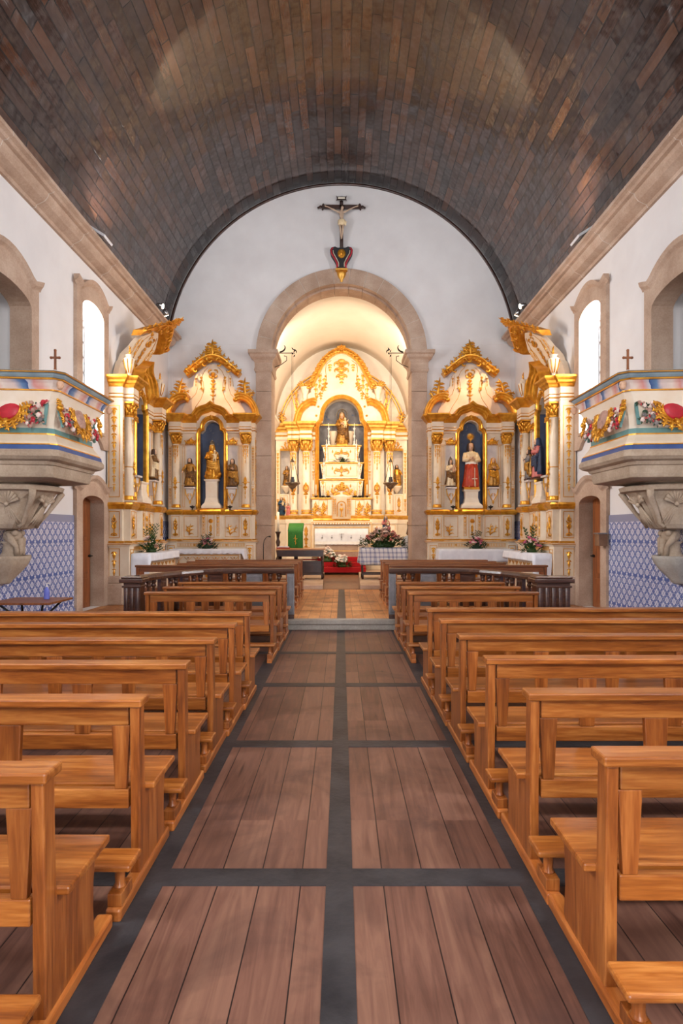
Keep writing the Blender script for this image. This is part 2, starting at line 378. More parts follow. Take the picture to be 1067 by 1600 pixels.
    def spray(s, x, y, z, ang, L, w, rn, k=5, spread=.9, m=0):
        """acanthus spray: spine with side curls"""
        tr = rn.uniform(-.5, .5)
        s.curl(x, y, z, ang, L, tr+.0, w, m=m)
        for i in range(k):
            t_ = .08+.7*i/k; sd = 1 if i % 2 else -1
            px = x+L*t_*cos(ang+tr*t_*.4)*.85; pz = z+L*t_*sin(ang+tr*t_*.4)*.85
            s.curl(px, y-w*.3, pz, ang+sd*spread*.7, L*(.5-.25*t_)*rn.uniform(.8, 1.15), sd*rn.uniform(1.0, 2.4), w*.62, n=7, m=m)
            s.leaf(px, y-w*.4, pz, ang+sd*spread*1.2, L*.24, w*1.3, w*.5, m=m)
        return s
    def pendant(s, x, y, z, L, w, m=0, k=None):
        """hanging husk garland"""
        w *= 1.3; k = k or max(3, int(L/(w*1.3))); st = L/k
        for i in range(k):
            q = z-i*st; ww = w*(1-.55*i/k)
            s.leaf(x, y, q, -pi/2, st*1.05, ww*.7, .012, m)
            s.leaf(x, y, q, -pi/2-.9, ww*.8, ww*.35, .01, m); s.leaf(x, y, q, -pi/2+.9, ww*.8, ww*.35, .01, m)
        return s
    def rosette(s, x, y, z, r, m=0, k=6):
        for i in range(k): s.leaf(x, y, z, 2*pi*i/k, r, r*.6, r*.3, m)
        return s.ball(x, y, z, r*.32, 1, .8, 1, 6, m)
    def outline(s, x0, x1, z0, z1, y, w=.012, m=0, d=.006):
        w *= 1.25
        s.box(x0, x1, y-d, y+.002, z0, z0+w, m); s.box(x0, x1, y-d, y+.002, z1-w, z1, m)
        s.box(x0, x0+w, y-d, y+.002, z0+w, z1-w, m); s.box(x1-w, x1, y-d, y+.002, z0+w, z1-w, m); return s
    def urn_motif(s, x, y, z0, z1, w, m=0):
        h = z1-z0; w *= 1.3
        for sd in (-1, 1):
            s.curl(x, y, z0+h*.32, pi/2-sd*.9, h*.42, sd*2.6, w*.1, 7, m=m); s.curl(x, y, z0+h*.66, pi/2-sd*1.1, h*.3, sd*2.4, w*.08, 7, m=m)
            s.curl(x, y, z0+h*.12, pi/2-sd*1.3, h*.25, -sd*2.0, w*.08, 6, m=m)
            s.leaf(x, y, z0+h*.5, pi/2-sd*.6, h*.25, w*.2, .012, m)
        s.tube([(x, y, z0+h*.04), (x, y, z1-h*.12)], [w*.09, w*.05], 5, .7, m)
        s.ball(x, y, z0+h*.42, w*.2, 1, .4, .9, 6, m); s.leaf(x, y, z1-h*.3, pi/2, h*.3, w*.24, .015, m); s.leaf(x-w*.3, y, z0+h*.04, 0, w*.6, w*.22, .01, m)
        return s
    def build(s, name, mats, parent=None, post=None, bevel=0, loc=None, rz=0, sub=0):
        vs = [post(p) for p in s.v] if post else s.v
        me = bpy.data.meshes.new(name); me.from_pydata(vs, [], s.f)
        if not isinstance(mats, (list, tuple)): mats = [mats]
        for q in mats: me.materials.append(MATS[q])
        me.polygons.foreach_set('material_index', s.mi); me.polygons.foreach_set('use_smooth', s.sm)
        me.update(); me.validate()
        o = bpy.data.objects.new(name, me); COL.objects.link(o)
        if parent: o.parent = parent
        if loc: o.location = loc
        o.rotation_euler.z = rz
        if bevel:
            b = o.modifiers.new('bevel', 'BEVEL'); b.width = bevel; b.segments = 2; b.limit_method = 'ANGLE'; b.angle_limit = radians(35)
        if sub:
            b = o.modifiers.new('sub', 'SUBSURF'); b.levels = sub; b.render_levels = sub
        return o
def thing(name, label, cat, loc=(0, 0, 0), rz=0, group=None):
    o = bpy.data.objects.new(name, None); COL.objects.link(o); o.location = loc; o.rotation_euler.z = rz; o.empty_display_size = .1
    o['label'] = label; o['category'] = cat
    if group: o['group'] = group
    return o
def tag(o, label, cat, group=None):
    o['label'] = label; o['category'] = cat
    if group: o['group'] = group
    return o
def struct(o): o['kind'] = 'structure'; return o
def copy_tree(o, parent=None):
    c = o.copy(); COL.objects.link(c)
    if parent: c.parent = parent
    for ch in list(o.children): copy_tree(ch, c)
    return c
def arc(cx, cz, r, a0, a1, n, ry=None):
    return [(cx+r*cos(a0+(a1-a0)*i/n), cz+(ry or r)*sin(a0+(a1-a0)*i/n)) for i in range(n+1)]

# ------------------------------------------------------------------ STRUCTURE
D = 16.6; HW = 5.0; PL = .17; CL = .28; YB = -4.6
LONG = 10.2
mb = MB(); mb.box(-5.6, 5.6, YB-.6, 17.4, -.2, 0); struct(mb.build('floor', 'pine_floor'))
# raised platform in front of the altars: its edge bows towards the nave on both sides
edge = [(-5.0, 8.2), (-3.45, 8.2), (-2.95, 8.35), (-2.55, 9.3), (-2.1, 9.95), (-1.7, LONG-.13), (1.7, LONG-.13), (2.1, 9.95), (2.55, 9.3), (2.95, 8.35), (3.45, 8.2), (5.0, 8.2)]
mb = MB(); mb.prism(edge+[(5.0, D), (-5.0, D)], 0.0, PL, 'z'); struct(mb.build('trim_1', 'pine_floor_warm_lit'))
mb = MB(); prof = [(0, 0), (.05, 0), (.05, .1), (.09, .105), (.09, PL+.006), (-.14, PL+.006)]
mb.plan(edge, prof); struct(mb.build('trim_2', 'grey_stone', bevel=.008))
# stone strips between the floor panels
mb = MB(); rn = random.Random(3)
ys = [1.0, 2.84, 4.63, 6.42, 8.13]
mb.box(-.075, .055, YB, 9.98, 0, .004)
for s in (-1, 1):
    mb.box(s*.86, s*1.02, YB, 9.98, 0, .004); mb.box(s*2.75, s*2.9, YB, 8.2, 0, .004); mb.box(s*4.7, s*5, YB, 8.2, 0, .004)
for y in [-2.6, -.8]+ys:
    for a, b in ((-4.7, -2.9), (-2.75, -1.02), (-.86, -.075), (.055, .86), (1.02, 2.75), (2.9, 4.7)): mb.box(a, b, y-.075, y+.065, 0, .0042)
struct(mb.build('trim_3', 'dark_slate'))
mb = MB()
mb.box(-.08, .08, 10.1, 15.4, PL, PL+.003); struct(mb.build('trim_4', 'dark_slate'))
mb = MB()
for y in (11.2, 12.6, 14.0): mb.box(-.8, -.08, y, y+.03, PL, PL+.003); mb.box(.08, .8, y, y+.03, PL, PL+.003)
struct(mb.build('trim_5', 'dark_slate'))
# chancel floor, with the sunken middle path and stone kerbs
mb = MB(); mb.box(-2.62, 2.62, 15.5, 23.2, 0, PL+.012); struct(mb.build('trim_6', 'plank_brown'))
mb = MB()
for s in (-1, 1):
    mb.prism([(s*.5, 15.45), (s*2.02, 15.45), (s*2.02, 17.4), (s*2.62, 17.4), (s*2.62, 22.9), (s*.62, 22.9), (s*.62, 20.8)], PL, CL, 'z')
struct(mb.build('trim_7', 'granite', bevel=.01))

def wall_cells(mb, x0, x1, y0, y1, z0, z1, holes):
    Y = sorted({y0, y1}|{h[i] for h in holes for i in (0, 1)}); Z = sorted({z0, z1}|{h[i] for h in holes for i in (2, 3)})
    for i in range(len(Y)-1):
        for j in range(len(Z)-1):
            cy, cz = (Y[i]+Y[i+1])/2, (Z[j]+Z[j+1])/2
            if any(h[0] < cy < h[1] and h[2] < cz < h[3] for h in holes): continue
            mb.box(x0, x1, Y[i], Y[i+1], Z[j], Z[j+1])
WIN = (10.97, 11.95, 3.75, 6.25); PD = (7.7, 9.16, 2.95, 5.47); DR = (10.97, 11.95, 0.17, 2.43)
FILLW = [(1.7, 2.7, 3.75, 6.25), (-2.7, -1.7, 3.75, 6.25)]  # unseen side openings, added to let fill light into the nave
for s, nm in ((-1, 'wall_left'), (1, 'wall_right')):
    mb = MB(); g = .06
    holes = [(WIN[0]-g, WIN[1]+g, WIN[2]-g, WIN[3]+g), (PD[0]-g, PD[1]+g, PD[2], PD[3]+g), (DR[0]-g, DR[1]+g, DR[2], DR[3]+g)]+FILLW
    a, b = sorted((s*HW, s*(HW+.5)))
    wall_cells(mb, a, b, YB, D+.4, 0, 7.3, holes)
    struct(mb.build(nm, 'white_plaster'))
    # side rooms behind the doors so that openings look into depth
    mb = MB(); X0, X1 = s*(HW+.5), s*(HW+1.6)
    mb.box(X1, X1+s*.1, 7.0, 9.9, 2.6, 6.2); mb.box(X0, X1, 6.9, 7.0, 2.6, 6.2); mb.box(X0, X1, 9.9, 10.0, 2.6, 6.2); mb.box(X0, X1, 7, 9.9, 2.6, 2.7); mb.box(X0, X1, 7, 9.9, 6.1, 6.2)
    struct(mb.build('trim_8', 'white_plaster'))
    mb = MB()
    mb.box(s*(HW-.025), s*HW, 9.99-9.99+YB, DR[0]-.26, 0, 2.02); mb.box(s*(HW-.025), s*HW, DR[1]+.26, D, PL, 2.02)
    struct(mb.build('trim_9', 'azulejo_tiles'))
    mb = MB(); mb.box(s*(HW-.05), s*(HW-.025), YB, 10.7, 0, .3); struct(mb.build('baseboard_left' if s < 0 else 'baseboard_right', 'azulejo_tiles', bevel=.006))
# rear wall with unseen door and window openings added for fill light
mb = MB()
for (a, b, c_, d_) in ((-5.5, -1.6, 0, 12.4), (1.6, 5.5, 0, 12.4), (-1.6, 1.6, 3.1, 5.1), (-1.6, 1.6, 8.1, 12.4)): mb.box(a, b, YB-.3, YB, c_, d_)
struct(mb.build('wall_rear', 'white_plaster'))

# end wall with the chancel arch opening
AR, AZ = 2.25, 6.83
mb = MB(); N = 28; Y0, Y1 = D, D+.7
xs = [-AR*cos(pi*i/N) for i in range(N+1)]
for i in range(N):
    xa, xb = xs[i], xs[i+1]; za = AZ+sqrt(max(0, AR*AR-xa*xa)); zb = AZ+sqrt(max(0, AR*AR-xb*xb))
    mb.add([(xa, Y0, za), (xb, Y0, zb), (xb, Y0, 12.6), (xa, Y0, 12.6), (xa, Y1, za), (xb, Y1, zb), (xb, Y1, 12.6), (xa, Y1, 12.6)], [(0, 1, 2, 3), (7, 6, 5, 4), (0, 4, 5, 1)])
mb.box(-5.5, -AR, Y0, Y1, 0, 12.6); mb.box(AR, 5.5, Y0, Y1, 0, 12.6)
struct(mb.build('wall_back', 'white_plaster'))
mb = MB()
for s in (-1, 1): mb.outline(min(s*2.62, s*4.9), max(s*2.62, s*4.9), 2.0, 7.14, D, .02, d=.008)
struct(mb.build('trim_10', 'white_plaster'))
mb = MB(); mb.box(-4.97, -2.46, D-.02, D, PL, 2.02); mb.box(2.46, 4.97, D-.02, D, PL, 2.02); struct(mb.build('trim_11', 'azulejo_tiles'))

# barrel vault
RV, ZV = 5.08, 6.72
def vault(name, mat, r, z0, y0, y1, ny=24, na=120, a0=-.06, rx=None):
    vs = []; fs = []; uv = []
    for j in range(ny+1):
        for i in range(na+1):
            a = a0+(pi-2*a0)*i/na; vs.append(((rx or r)*cos(a), y0+(y1-y0)*j/ny, z0+r*sin(a))); uv.append((a*r, y0+(y1-y0)*j/ny))
    for j in range(ny):
        for i in range(na):
            k = j*(na+1)+i; fs.append((k, k+1, k+na+2, k+na+1))
    me = bpy.data.meshes.new(name); me.from_pydata(vs, [], fs); ul = me.uv_layers.new()
    for lp in me.loops: ul.data[lp.index].uv = uv[lp.vertex_index]
    me.materials.append(MATS[mat]); me.polygons.foreach_set('use_smooth', [True]*len(fs))
    o = bpy.data.objects.new(name, me); COL.objects.link(o)
    sd = o.modifiers.new('s', 'SOLIDIFY'); sd.thickness = .12; sd.offset = -1
    return struct(o)
vault('ceiling', 'varnished_vault_planks', RV, ZV, YB-.2, D+.1)
mb = MB(); mb.sweep([(x, z, D-.0) for x, z in arc(0, ZV, RV-.045, 0.06, pi-.06, 72)], [(-.03, 0), (-.03, .02), (0, .035), (.05, .035), (.05, 0)], smooth=True)
struct(mb.build('trim_12', 'dark_walnut'))
# stone cornice, bottom at the wall 6.95, top edge 7.28
for s in (-1, 1):
    path = [(s*HW, YB), (s*HW, D-.12)]
    if s > 0: path = path[::-1]
    prof = [(-.05, 6.95), (.05, 6.95), (.07, 7.0), (.12, 7.02), (.2, 7.06), (.25, 7.12), (.27, 7.18), (.33, 7.19), (.36, 7.22), (.42, 7.24), (.42, 7.3), (.3, 7.32), (-.05, 7.34)]
    mb = MB(); mb.plan([(p[0], p[1]) for p in path], prof)
    for f in range(len(mb.sm)): mb.sm[f] = False
    struct(mb.build('trim_13', 'granite'))
    mb = MB(); y = -3.4
    while y < D-.5:
        q = [(s*HW, y), (s*HW, y+.008)]
        if s > 0: q = q[::-1]
        mb.plan(q, [(p+.0025, z+(.002 if z > 7.2 else -.002)) for p, z in prof]); y += 1.27
    struct(mb.build('trim_14', 'mortar'))

# chancel arch: voussoirs, pillars, capitals
mb = MB(); nv = 15; RI, RO = 2.01, 2.456
for i in range(nv):
    a0 = pi*i/nv+.0022; a1 = pi*(i+1)/nv-.0022; k = 5
    ins = arc(0, AZ, RI, a0, a1, k); outs = arc(0, AZ, RO, a1, a0, k)
    mb.prism(ins+outs, D-.1, D+.06)
    # moulded inner order and soffit
    mb.prism(arc(0, AZ, RI+.0, a0, a1, k)+arc(0, AZ, RI+.22, a1, a0, k), D+.06, D+.8)
    mb.prism(arc(0, AZ, RI-.06, a0, a1, k)+arc(0, AZ, RI+.02, a1, a0, k), D+.12, D+.34)
struct(mb.build('trim_15', 'granite', bevel=.006))
mb = MB(); mb.prism(arc(0, AZ, RI+.02, 0, pi, 48)+arc(0, AZ, RO-.02, pi, 0, 48), D-.09, D+.5); struct(mb.build('trim_16', 'mortar'))
for s in (-1, 1):
    mb = MB(); zz = [PL, .62, 1.9, 2.75, 3.9, 4.9, 5.75, 6.42]
    for a, b in zip(zz, zz[1:]):
        mb.box(s*RI, s*RO, D-.1, D+.8, a+.003, b-.003)
    mb.box(s*(RI-.07), s*(RO+.07), D-.17, D+.85, PL, .42)
    struct(mb.build('trim_17', 'granite', bevel=.01))
    mb = MB(); c0 = s*(RI+RO)/2; hw = (RO-RI)/2
    path = [(c0-hw, D+.8), (c0-hw, D-.1), (c0+hw, D-.1), (c0+hw, D+.8)]
    mb.plan(path, [(-.05, 6.3), (.02, 6.3), (.05, 6.36), (.03, 6.44), (.03, 6.56), (.07, 6.64), (.14, 6.7), (.16, 6.78), (.2, 6.8), (.2, 6.9), (-.05, 6.92)])
    mb.box(c0-hw, c0+hw, D-.1, D+.8, 6.42, 6.92)
    struct(mb.build('trim_18', 'granite', bevel=.005))

# chancel room
CW = 2.62; CY = 22.95; CZ = 5.95; CR = 3.18
for s, nm in ((-1, 'wall_chancel_left'), (1, 'wall_chancel_right')):
    mb = MB(); mb.box(s*CW, s*(CW+.3), D+.7, CY+.3, 0, CZ+.1); struct(mb.build(nm, 'chancel_plaster'))
    mb = MB(); p = [(s*CW, D+.82), (s*CW, CY)]
    if s > 0: p = p[::-1]
    mb.plan(p, [(-.02, 5.62), (.05, 5.62), (.1, 5.72), (.2, 5.84), (.24, 5.86), (.24, 5.95), (-.02, 5.97)])
    struct(mb.build('trim_19', 'chancel_plaster'))
mb = MB(); mb.box(-3, 3, CY, CY+.3, 0, 9.4); struct(mb.build('wall_chancel_back', 'chancel_plaster'))
vault('ceiling_chancel', 'chancel_plaster', CR, CZ-.05, D+.72, CY+.1, 6, 40, 0, CW+.01)

# ------------------------------------------------------------------ stone window and door surrounds
def surround(kind, s, y0, y1, zb, zspring, zpeak, fw, ear, peak, apron=None):
    """arched opening y0..y1; fw frame width; ear/peak: heights of the moulded head"""
    c0 = (y0+y1)/2; hw = (y1-y0)/2; N = 14
    def P(u, z): return (c0+u, z)
    inner = [P(-hw, zb)]+[P(-hw*cos(pi*i/N), zspring+(zpeak-zspring)*sin(pi*i/N)) for i in range(N+1)]+[P(hw, zb)]
    ow = hw+fw
    def head(u, up=0, outw=0):
        t_ = abs(u)/(ow+outw)
        # raised ears, dip, central arch
        z = peak-(peak-ear+.09)*(t_/.72)**2 if t_ < .72 else (ear-.09)+.09*((t_-.72)/.28)
        return z+up
    outer = [P(-ow, zb)]+[P(-ow*cos(pi*i/N), head(-ow*cos(pi*i/N))) for i in range(N+1)]+[P(ow, zb)]
    th = .07
    f0, f1 = s*(HW-th), s*(HW+.02); mb = MB(); n = len(inner)
    for i in range(n-1):
        q = [outer[i], outer[i+1], inner[i+1], inner[i]]
        mb.add([(f0, a, b) for a, b in q]+[(f1, a, b) for a, b in q], [(0, 1, 2, 3), (0, 4, 5, 1), (3, 2, 6, 7), (4, 7, 6, 5)])
    # reveal
    if kind == 'window': struct(mb.build('trim_20', 'granite')); mb = MB()
    f2 = s*(HW+(.28 if kind == 'pulpit' else .5))
    for i in range(n-1):
        q = [inner[i], inner[i+1]]; o2 = [outer[i], outer[i+1]]
        mb.add([(f1, *q[0]), (f1, *q[1]), (f2, *q[1]), (f2, *q[0])], [(0, 1, 2, 3)])
    if kind == 'window': struct(mb.build('trim_23', 'white_plaster')); mb = MB()
    # moulded hood
    hp = [P(-(ow+.05)*cos(pi*i/22), head(-(ow+.05)*cos(pi*i/22), 0, .05)) for i in range(23)]
    pr = [(-.02, 0), (-.1, .03), (-.06, .05), (-.02, .09), (.04, .11), (.05, .11), (.05, 0)]
    vs = []; k = len(pr)
    for i, p in enumerate(hp):
        a = hp[max(0, i-1)]; b = hp[min(len(hp)-1, i+1)]; dx, dz = b[0]-a[0], b[1]-a[1]; l = math.hypot(dx, dz); nx, nz = -dz/l, dx/l
        if i in (0, len(hp)-1): nx, nz = 0, 1
        for o_, f in pr: vs.append((s*(HW-th+.04-f), p[0]+nx*o_, p[1]+nz*o_))
    fs = [(i*k+q, i*k+(q+1) % k, (i+1)*k+(q+1) % k, (i+1)*k+q) for i in range(len(hp)-1) for q in range(k)]
    fs += [tuple(range(k)), tuple((len(hp)-1)*k+q for q in range(k))]
    mb.add(vs, fs)
    if apron:
        # curved apron under the sill
        pts = [P(-ow, zb), P(-ow, apron)]+[P(-ow+fw*1.0+(hw*2)*i/10, apron+(zb-apron)*.75*sin(pi*i/10)**.7+.0) for i in range(11)]+[P(ow, apron), P(ow, zb)]
        mb.prism(pts, min(f0, f1), max(f0, f1), 'x')
        mb.box(s*(HW-.1), s*(HW+.5), c0-hw, c0+hw, zb-.06, zb)
    return struct(mb.build('trim_20', 'granite'))
for s in (-1, 1):
    surround('window', s, *WIN[:2], 3.75, 6.03, 6.25, .24, 6.46, 6.62, 3.42)
    surround('pulpit', s, *PD[:2], 2.95, 5.25, 5.47, .22, 5.74, 5.93)
    surround('door', s, *DR[:2], PL, 2.28, 2.43, .25, 2.63, 2.79)
    for (a, b) in ((10.97, 11.95), (1.7, 2.7), (-2.7, -1.7)):  # first bay is seen, the other two are added for fill
        w = MB(); X = s*(HW+.36)
        for zz in [3.78+.31*i for i in range(9)]: w.box(X-.012, X+.012, a, b, zz-.016, zz+.016)
        for i in range(1, 4): w.box(X-.014, X+.014, a+(b-a)*i/4-.016, a+(b-a)*i/4+.016, 3.75, 6.25)
        w.box(X-.02, X+.02, a, a+.03, 3.75, 6.25); w.box(X-.02, X+.02, b-.03, b, 3.75, 6.25)
        wo = struct(w.build('window_1', 'black_iron'))
        g = MB(); g.box(X+s*.02, X+s*.026, a, b, 3.75, 6.25); g.build('pane', 'window_glass', wo)
    # timber door standing ajar inside its stone reveal
    dt = MB(); dt.box(-.03, .03, 0, .9, 0, 2.3)
    for (a, b) in ((.1, .6), (.7, 1.35), (1.45, 2.1)):
        dt.box(-.045, .045, .12, .78, a, b)
    do = dt.build('door_1', 'door_wood', bevel=.008, loc=(s*(HW+.3), 11.0, PL)); do.rotation_euler.z = s*radians(5); struct(do)
    hm = MB(); hm.ball(0, 0, 0, .03, n=8); hm.tube([(0, 0, 0), (-s*.06, 0, 0)], .012); hm.build('handle', 'black_iron', do, loc=(-s*.06, .82, 1.05))
    mb = MB(); mb.box(s*(HW+.5), s*(HW+.55), 10.8, 12.1, 0, 2.6); struct(mb.build('trim_21', 'dark_walnut'))
# base stones of the near edge of each side altar
for s in (-1, 1):
    mb = MB(); mb.box(s*4.62, s*5.0, 12.12, 12.5, PL, .62); mb.box(s*4.66, s*5.0, 12.14, 12.5, .62, .78); struct(mb.build('trim_22', 'granite', bevel=.02))

# ------------------------------------------------------------------ PEWS
def make_pew(L, label, x0, y, group, z=0, side=1, dark=False, run=.385):
    """pew of length L; local x along the pew from the aisle end (0) outward (L), back towards -y"""
    r = thing('church_pew', label, 'pew', (x0, y, z), 0, group)
    WL = 'dark_pew_wood' if dark else 'pew_wood_long'
    s = side
    def B(name, mat, bev, *bx):
        m = MB()
        for b in bx: m.box(s*b[0], s*b[1], *b[2:])
        return m.build(name, mat, r, bevel=bev)
    B('cap_rail', WL, .008, (0, L, -.075, .045, .862, .9))
    B('upper_rail', WL, .006, (.075, L-.075, -.035, .005, .765, .862))
    B('lower_rail', WL, .006, (.075, L-.075, -.03, .01, .36, .455))
    n = max(2, round((L-.3)/.55))
    def slat(c, w0=.045, w1=.06):
        m = MB(); m.prism([(s*(c-w0), .455), (s*(c+w0), .455), (s*(c+w1), .765), (s*(c-w1), .765)], -.03, .0)
        m.build('slat', 'pew_wood_upright', r, bevel=.004)
    slat(.115, .028, .045); slat(L-.115, .028, .045)
    for i in range(1, n): slat(.1+(L-.2)*i/n)
    m = MB()
    m.box(s*-.03, s*(L+.03), .03, .385, .43, .462); m.build('seat', WL, r, bevel=.008)
    m = MB(); m.box(s*.06, s*(L-.06), .29, .32, .35, .43); m.build('seat_apron', WL, r, bevel=.004)
    sil = [(-.045, .05), (.04, .05), (.32, .05), (.345, .07), (.33, .2), (.335, .3), (.36, .43), (.05, .43), (.03, .47), (.018, .862), (-.06, .862), (-.048, .45)]
    for e in ((0.015, .06), (L-.06, L-.015)):
        m = MB(); m.prism(sil, *sorted((s*e[0], s*e[1])), 'x'); m.build('end_panel', 'pew_wood_upright', r, bevel=.006)
        m = MB(); m.box(s*(e[0]-.012), s*(e[1]+.012), -.318, run, 0, .06); m.build('floor_runner', 'pew_wood_runner', r, bevel=.012)
    m = MB(); m.box(s*-.035, s*(L+.035), -.312, -.16, .215, .245); m.build('kneeler_board', WL, r, bevel=.01)
    for e in (0.0375, L-.0375):
        m = MB(); m.box(s*e-.032, s*e+.032, -.3, -.17, .06, .115); m.lathe([(.03, .115), (.022, .13), (.024, .2), (.032, .215)], s*e, -.235, 10)
        m.build('kneeler_leg', 'pew_wood_upright', r, bevel=.004)
    return r
def pew(src, label, x0, y, z, group):
    c = copy_tree(src); c.location = (x0, y, z); c['label'] = label; c['group'] = group; return c
LL = 3.55
posR = [2.10, 2.90, 3.69, 4.52, 5.32, 6.09]; posL = [2.03, 2.79, 3.55, 4.34, 5.07, 5.78]
XR = [.915, .93, .92, .915, .905, .9]; XL = [.985, .957, .945, .95, .93, .91]
gR, gL = 'long pews right of the aisle', 'long pews left of the aisle'
nth = ['nearest the camera, cropped by the photo edge', 'second from the camera', 'third from the camera', 'fourth from the camera', 'fifth from the camera', 'sixth and farthest of the long row']
p = None
for i in range(6):
    lb = 'long honey-wood pew right of the aisle, '+nth[i]
    if i == 0: p = make_pew(LL, lb, XR[0]+.02, posR[0]+.02, gR, 0, 1, run=.5)
    elif i == 1: p = make_pew(LL, lb, XR[i], posR[i]+.03, gR, 0, 1, run=.45)
    else: pew(p, lb, XR[i], posR[i]+.03, 0, gR)
for i in range(6):
    lb = 'long honey-wood pew left of the aisle, '+nth[i]
    if i == 0: p = make_pew(LL, lb, -XL[0]+.005, posL[0]-.05, gL, 0, -1, run=.5)
    elif i == 1: p = make_pew(LL, lb, -XL[i], posL[i]+.03, gL, 0, -1, run=.4)
    else: pew(p, lb, -XL[i], posL[i]+.03, 0, gL)
n3 = ['nearest of the three inside the curved rail', 'middle of the three inside the curved rail', 'farthest of the three, closest to the dark rail']
for s, nm in ((1, 'right'), (-1, 'left')):
    for i, y in enumerate((7.78, 8.55, 9.32)):
        lb = 'short honey-wood pew %s of the aisle, %s' % (nm, n3[i])
        if i == 0: p = make_pew(1.75, lb, s*.9, y, 'short pews %s of the aisle inside the rail' % nm, 0, s)
        else: pew(p, lb, s*(.9-.01*i), y, 0, 'short pews %s of the aisle inside the rail' % nm)
n4 = ['longest, right behind the dark rail', 'second behind the dark rail', 'third behind the dark rail', 'fourth and closest to the chancel']
for s, nm in ((1, 'right'), (-1, 'left')):
    g = 'pews %s of the aisle beyond the dark rail' % nm
    make_pew(3.06, 'pew on the platform %s of the aisle, %s' % (nm, n4[0]), s*.92, 11.15, g, PL, s, True)
    for i, y in enumerate((11.88, 12.6, 13.32)):
        lb = 'pew on the platform %s of the aisle, %s' % (nm, n4[i+1])
        if i == 0: p = make_pew(2.48, lb, s*.9, y, g, PL, s, True)
        else: pew(p, lb, s*(.9-.005*i), y, PL, g)

# ------------------------------------------------------------------ COMMUNION RAIL
def rail(s, nm):
    r = thing('altar_rail', 'dark carved wooden communion rail curving round the short pews %s of the aisle' % nm, 'railing', (s*.86, LONG, 0), 0, 'communion rails')
    o = Vector((s*.86, LONG, 0))
    pts = [(s*.84, LONG), (s*1.75, LONG), (s*2.1, LONG-.06), (s*2.42, LONG-.3), (s*2.68, LONG-.75), (s*2.85, LONG-1.2), (s*3.0, LONG-1.75)]
    P = [(a-o.x, b-o.y) for a, b in pts]
    path = P if s < 0 else P[::-1]
    m = MB(); m.plan(path, [(-.08, .98), (-.05, .975), (.05, .975), (.08, .99), (.085, 1.02), (.07, 1.055), (.03, 1.07), (-.03, 1.07), (-.07, 1.055), (-.085, 1.02)])
    m.build('handrail', 'rail_wood', r)
    m = MB(); m.plan(path, [(-.06, PL), (.06, PL), (.06, PL+.08), (-.06, PL+.08)]); m.build('bottom_rail', 'rail_wood', r, bevel=.005)
    def along(d):
        for (a, b) in zip(P, P[1:]):
            l = math.hypot(b[0]-a[0], b[1]-a[1])
            if d <= l: t_ = d/l; return a[0]+(b[0]-a[0])*t_, a[1]+(b[1]-a[1])*t_, atan2(b[1]-a[1], b[0]-a[0])
            d -= l
        return P[-1][0], P[-1][1], 0
    bal = [(.035, .25), (.045, .27), (.045, .3), (.026, .33), (.03, .36), (.058, .44), (.068, .52), (.06, .62), (.04, .72), (.024, .8), (.022, .86), (.038, .875), (.038, .9), (.03, .92), (.045, .94), (.045, .975)]
    def baluster(d):
        x, y, a = along(d); m = MB(); m.lathe(bal, 0, 0, 14); m.build('baluster', 'rail_wood', r, loc=(x, y, 0))
    def panel(d, w, mat, name='flat_panel'):
        x, y, a = along(d); m = MB(); m.box(-w/2, w/2, -.035, .035, .25, .975); m.outline(-w/2+.025, w/2-.025, .29, .93, -.035, .012, d=.01)
        m.build(name, mat, r, loc=(x, y, 0), rz=a if s > 0 else a+pi, bevel=.004)
    panel(.06, .13, 'grey_wood', 'end_post')
    for d in (.27, .42): baluster(d)
    panel(.7, .28, 'grey_wood')
    for d in (.98, 1.13): baluster(d)
    panel(1.4, .26, 'rail_wood')
    for d in (1.68, 1.83): baluster(d)
    panel(2.05, .14, 'rail_wood')
    for d in (2.25, 2.38): baluster(d)
    panel(2.6, .14, 'rail_wood')
    for d in (2.82, 2.95): baluster(d)
    # square end pillar
    x, y = pts[-1][0]-o.x, pts[-1][1]-o.y; w = .12 if s < 0 else .24
    cx = x+s*(w*.3)
    m = MB(); m.box(cx-w, cx+w, y-.12, y+.1, PL, .97)
    for i in range(5 if s > 0 else 3):
        k = (5 if s > 0 else 3); xx = cx-w+2*w*(i+.5)/k; m.tube([(xx, y-.12, PL+.1), (xx, y-.12, .9)], w/k*.75, 8, .6)
    m.box(cx-w-.02, cx+w+.02, y-.14, y+.12, PL, PL+.09); m.box(cx-w-.02, cx+w+.02, y-.14, y+.12, .9, .93)
    m.build('end_pillar', 'rail_wood', r, bevel=.006)
    m = MB(); m.box(cx-w-.05, cx+w+.05, y-.17, y+.15, .97, 1.03); m.box(cx-w-.03, cx+w+.03, y-.15, y+.13, 1.03, 1.06); m.build('pillar_cap', 'rail_wood', r, bevel=.012)
    return r
rail(-1, 'left'); rail(1, 'right')

